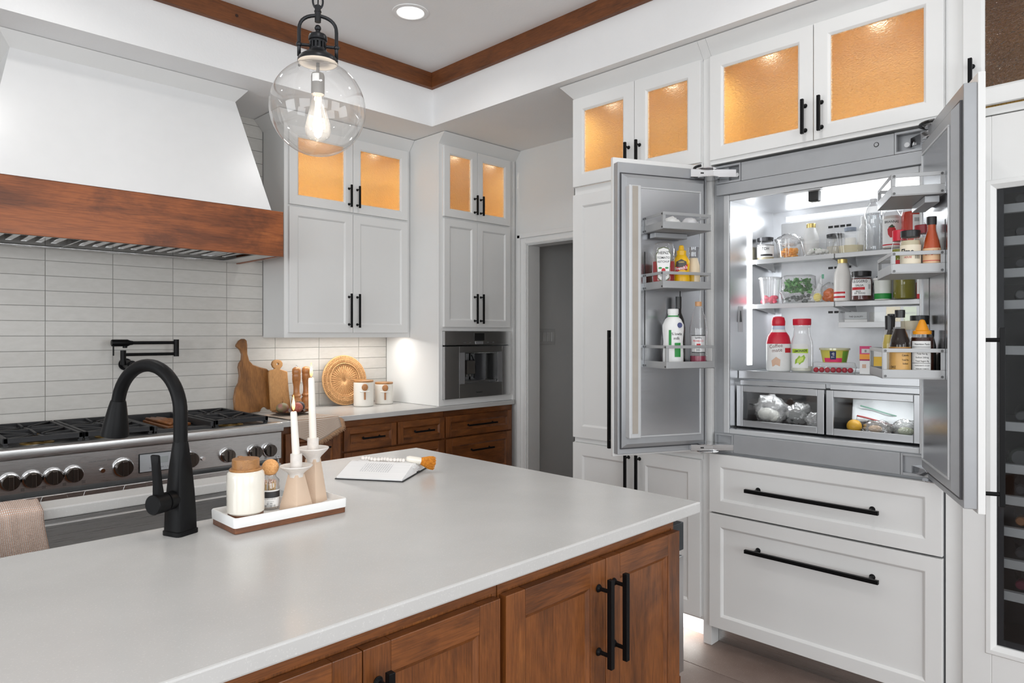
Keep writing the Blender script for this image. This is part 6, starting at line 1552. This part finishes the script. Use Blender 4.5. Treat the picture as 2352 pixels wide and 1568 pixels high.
# deli drawer boxes
DZ_ = 1.4062
carton('butter_box', 'white butter carton at the front of the deli drawer', 'box', S(1966, 3.03, DZ_), .085, .05, .030, whp, ())
carton('cream_cheese_box', 'grey printed carton stacked in the deli drawer', 'box', (S(1966, 3.03, DZ_)[0], S(1966, 3.03, DZ_)[1], DZ_+.0312), .082, .048, .030, col('carton_grey', 200, 204, 206), [('THE QUALITY', .0085, 0, .010, inkk)])
carton('egg_box', 'long white carton behind the butter in the deli drawer', 'box', S(2016, 3.10, DZ_), .06, .05, .060, col('carton_pale', 214, 214, 212), [('||||||', .016, 0, .03, inkk)])
carton('pasta_box', 'yellow carton standing in the deli drawer', 'box', S(2052, 3.02, DZ_), .050, .03, .078, col('carton_yellow', 214, 184, 70), ())
carton('cheese_bag', 'pale green printed packet in the deli drawer', 'packet', S(2090, 3.00, DZ_), .045, .02, .076, col('packet_pale_green', 196, 214, 150), [('BUTTER', .010, 0, .05, inkk)])
eb = thing('plastic_bag', 'crumpled clear bag in the corner of the deli drawer', 'bag', S(2126, 3.03, DZ_), 0); crumple('film', film, eb, (0, 0, .034), .026, (.7, .9, 1.2), 8, .25, zmin=.001)
# ---------------------------------------------------------------- main shelf
k = bottle('creamer_bottle', 'white coffee creamer bottle with a big red cap', 'bottle', S(1788, 2.93, SH3), [(.046, 0), (.050, .006), (.050, .12), (.044, .15), (.030, .172), (.027, .18)], whp, ([(.026, .196), (.0275, .199), (.028, .216), (.024, .232), (.012, .237), (.001, .2375)], capr), None, [(.118, .168, -1.5, 1.5, capr)], scale=(1, .75, 1))
MB().lathe([(.0265, .178), (.0275, .182), (.026, .197)], seg=28).out('collar', col('pale_blue_collar', 196, 206, 226), k, smooth=True)
lettering('Coffee', .022, -.012, .108, 0, col('brown_ink', 120, 70, 60), k, wrap=.0508, rot=.12); lettering('mate', .022, -.006, .090, 0, col('brown_ink', 120, 70, 60), k, wrap=.0508, rot=.12)
outline_patch(k, [(-.026, .02), (-.03, .045), (-.01, .062), (.008, .05), (.006, .022)], .0510, col('cup_print', 214, 176, 150), 'cup_print'); patch(.0508, .08, .10, .55, 1.3).out('side_print', redi, k, smooth='all')
k = bottle('lemonade_jug', 'clear lemonade jug with a red lid and lime label', 'bottle', S(1842, 2.955, SH3), [(.040, 0), (.0445, .006), (.0445, .11), (.042, .13), (.034, .155), (.031, .185), (.034, .19), (.033, .20)], milky, ([(.036, .198), (.037, .203), (.037, .224), (.035, .226)], capr), (.022, col('pale_lemonade', 232, 232, 216, .2)), [(.016, .118, -1.0, .55, papw, [('LEMONADE', .0125, .088, inkk, dict(x=-.008, sx=.85, bold=.03, rot=.07))], [(.079, .097, -1.0, .55, col('lime_band', 180, 214, 60))])], scale=(1, .8, 1))
lm = outline_patch(k, [(-.030, .032), (-.028, .050), (-.012, .068), (.008, .072), (.014, .060), (.006, .042), (-.010, .030)], .0456, col('lime_print', 150, 190, 40), 'lime_print'); outline_patch(k, [(-.022, .038), (-.018, .052), (-.006, .062), (.006, .062), (.004, .050), (-.008, .038)], .0460, col('lime_flesh', 206, 226, 110), 'lime_flesh_print').parent = lm
# tomatoes in a clamshell and the tub on it
cx2, cy2 = 2.93, yx(1915, 2.93)
tb = thing('tomato_box', 'low clear clamshell of small red tomatoes', 'clamshell', (cx2, cy2, SH3+.0006), facecam(cx2, cy2))
def RC(r, z, q=.55): return [(x, y, z) for x, y in rr(-r, r, -r*q, r*q, .012, 3)]
MB().rings([RC(.079, 0), RC(.083, .022), RC(.086, .024), RC(.083, .027), RC(.079, .042), RC(.070, .0435)]).out('clamshell', pet, tb, smooth=True)
for i in range(7):
    p = tb.matrix_basis @ Vector((-.066+.0212*i, -.030+.004*(i % 2), 0))
    th_ = facecam(cx2, cy2); lx_, ly_ = -.066+.0212*i, -.030+.004*(i % 2)
    to = thing('tomato', 'small red tomato in the low clear clamshell', 'tomato', (cx2+lx_*math.cos(th_)-ly_*math.sin(th_), cy2+lx_*math.sin(th_)+ly_*math.cos(th_), SH3+.0022), 0, 'tomatoes in the clamshell')
    MB().sph((0, 0, .011), .0108, (1, 1, 1), 16).out('skin', col('tomato_red', 178, 30, 52, .25), to, smooth='all')
k = tub('butter_tub', 'yellow and green butter tub standing on the tomato box', 'tub', (cx2+.01, cy2, SH3+.0448), .045, .055, .055, col('tub_butter_yellow', 214, 206, 90), lid=thin('lid_clear_yellow', alpha=.6, diff=(.85, .85, .6, 1), gloss=.08), square=False)
rfx = lambda z: .0455+.0102*z/.055
patch(rfx, .001, .018, -.9, .6).out('pink_band', col('tub_pink', 226, 60, 110), k, smooth='all'); patch(lambda z: rfx(z)+.0003, .012, .046, -.35, .10).out('navy_panel', col('tub_navy', 40, 50, 96), k, smooth='all'); patch(rfx, .001, .046, .6, 1.2).out('green_panel', col('tub_green', 120, 170, 60), k, smooth='all')
lettering('Tub', .015, -.006, .029, 0, whitei, k, wrap=lambda z: rfx(z)+.0008, rot=PI/2)
carton('cream_carton', 'small pink and orange carton on the main shelf', 'carton', S(1988, 2.915, SH3), .042, .03, .112, whp, [('II', .014, 0, .092, inkk)], [(-.021, .021, .080, .112, col('carton_pink', 210, 40, 110)), (-.014, .014, .084, .101, papw), (-.021, .021, .060, .080, col('carton_orange', 246, 160, 40)), (-.021, .021, .054, .060, col('carton_magenta', 170, 20, 80)), (-.012, .002, .025, .040, col('cup_print', 214, 176, 150))])
carton('juice_carton', 'yellow carton half hidden by the lower door bin', 'carton', S(2016, 2.945, SH3), .034, .03, .105, col('carton_yellow_bright', 246, 200, 60), (), [(-.017, .017, .07, .105, papw)])
# ---------------------------------------------------------------- crispers
CZB = .9795
def bag(label, px, x, r, sc, seed, inner=None, z=0):
    t = thing('produce_bag', label, 'bag', S(px, x, CZB+z), facecam(x, yx(px, x)))
    crumple('bag_film', filmw, t, (0, 0, r*sc[2]*.95), r, sc, seed, .35, 3.2, 30, zmin=.001)
    if inner:
        for i, (c, rr_, s_, m_) in enumerate(inner): MB().sph(c, rr_, s_, 18).out('produce', m_, t, smooth='all')
    return t
lg = col('cauliflower_white', 230, 230, 222, .7, bump=.6, bscale=80); dg = col('dark_greens', 60, 64, 62, .6)
bag('large crumpled bag of white produce in the left crisper', 1772, 2.96, .056, (1.2, .8, 1.12), 11, [((-.02, 0, .040), .032, (1.2, 1, .9), lg), ((.01, -.02, .035), .026, (1, 1, 1), lg)])
bag('clear bag of dark greens in the left crisper', 1835, 2.97, .045, (1.1, .9, 1.1), 12, [((-.01, 0, .030), .028, (1.5, 1, .8), dg), ((.02, 0, .05), .022, (1.3, .8, .7), dg)])
bag('small crumpled bag at the right end of the left crisper', 1871, 2.925, .034, (1.0, .8, 1.0), 13)
lo_ = thing('lemon', 'yellow lemon at the front of the right crisper', 'lemon', S(1962, 2.90, CZB), .4); MB().sph((0, 0, .027), .028, (1.2, 1, .96), 20).out('rind', col('lemon_rind', 232, 178, 60, .4, bump=.3, bscale=150), lo_, smooth='all'); MB().sph((.036, 0, .027), .005, (1.2, 1, 1), 8).out('nub', col('lemon_rind', 232, 178, 60), lo_, smooth='all')
bag('crumpled bag beside the lemon in the right crisper', 2017, 2.915, .035, (1.4, .8, .78), 14, [((-.01, 0, .022), .018, (1.4, 1, .8), col('bread_tan', 214, 176, 130, .7))])
bag('clear bag of pale fruit at the right of the right crisper', 2081, 2.92, .036, (1.3, .8, .95), 15, [((0, 0, .022), .02, (1.4, 1, .8), col('pale_green_fruit', 196, 204, 170, .6))])
zb_ = thing('zip_bag', 'big flat white zip bag with a green seam in the right crisper', 'bag', S(2040, 3.02, CZB), facecam(3.02, yx(2040, 3.02)))
m = MB(); m.grid(lambda u, v: (-.13+.26*u, -.02+.10*v+.004*math.sin(u*14), .030+.10*v+.010*math.sin(u*7+v*4)), 18, 10); m.out('bag_film', col('milky_bag', 222, 226, 228, .25, bump=.8, bscale=40), zb_, smooth='all', solid=.012)
m = MB(); m.tube([(-.10+.16*i/8, .015+.006*math.sin(i), .092-.045*i/8+.0085) for i in range(9)], .003, 6); m.out('seam', col('seam_green', 110, 160, 140), zb_, smooth='all')
rb_ = thing('red_ribbon_bag', 'zip bag with a red seam behind the lemon', 'bag', S(2006, 2.955, CZB), facecam(2.955, yx(2006, 2.955)))
m = MB(); m.grid(lambda u, v: (-.06+.13*u, .012*math.sin(u*5), .004+(.062-.03*u)*v), 12, 6); m.out('bag_film', film, rb_, smooth='all', solid=.006)
m = MB(); m.tube([(-.058+.125*i/8, -.004+.012*math.sin(5*i/8), .066-.03*i/8) for i in range(9)], .0035, 6); m.out('seam', col('seam_red', 170, 40, 40), rb_, smooth='all')
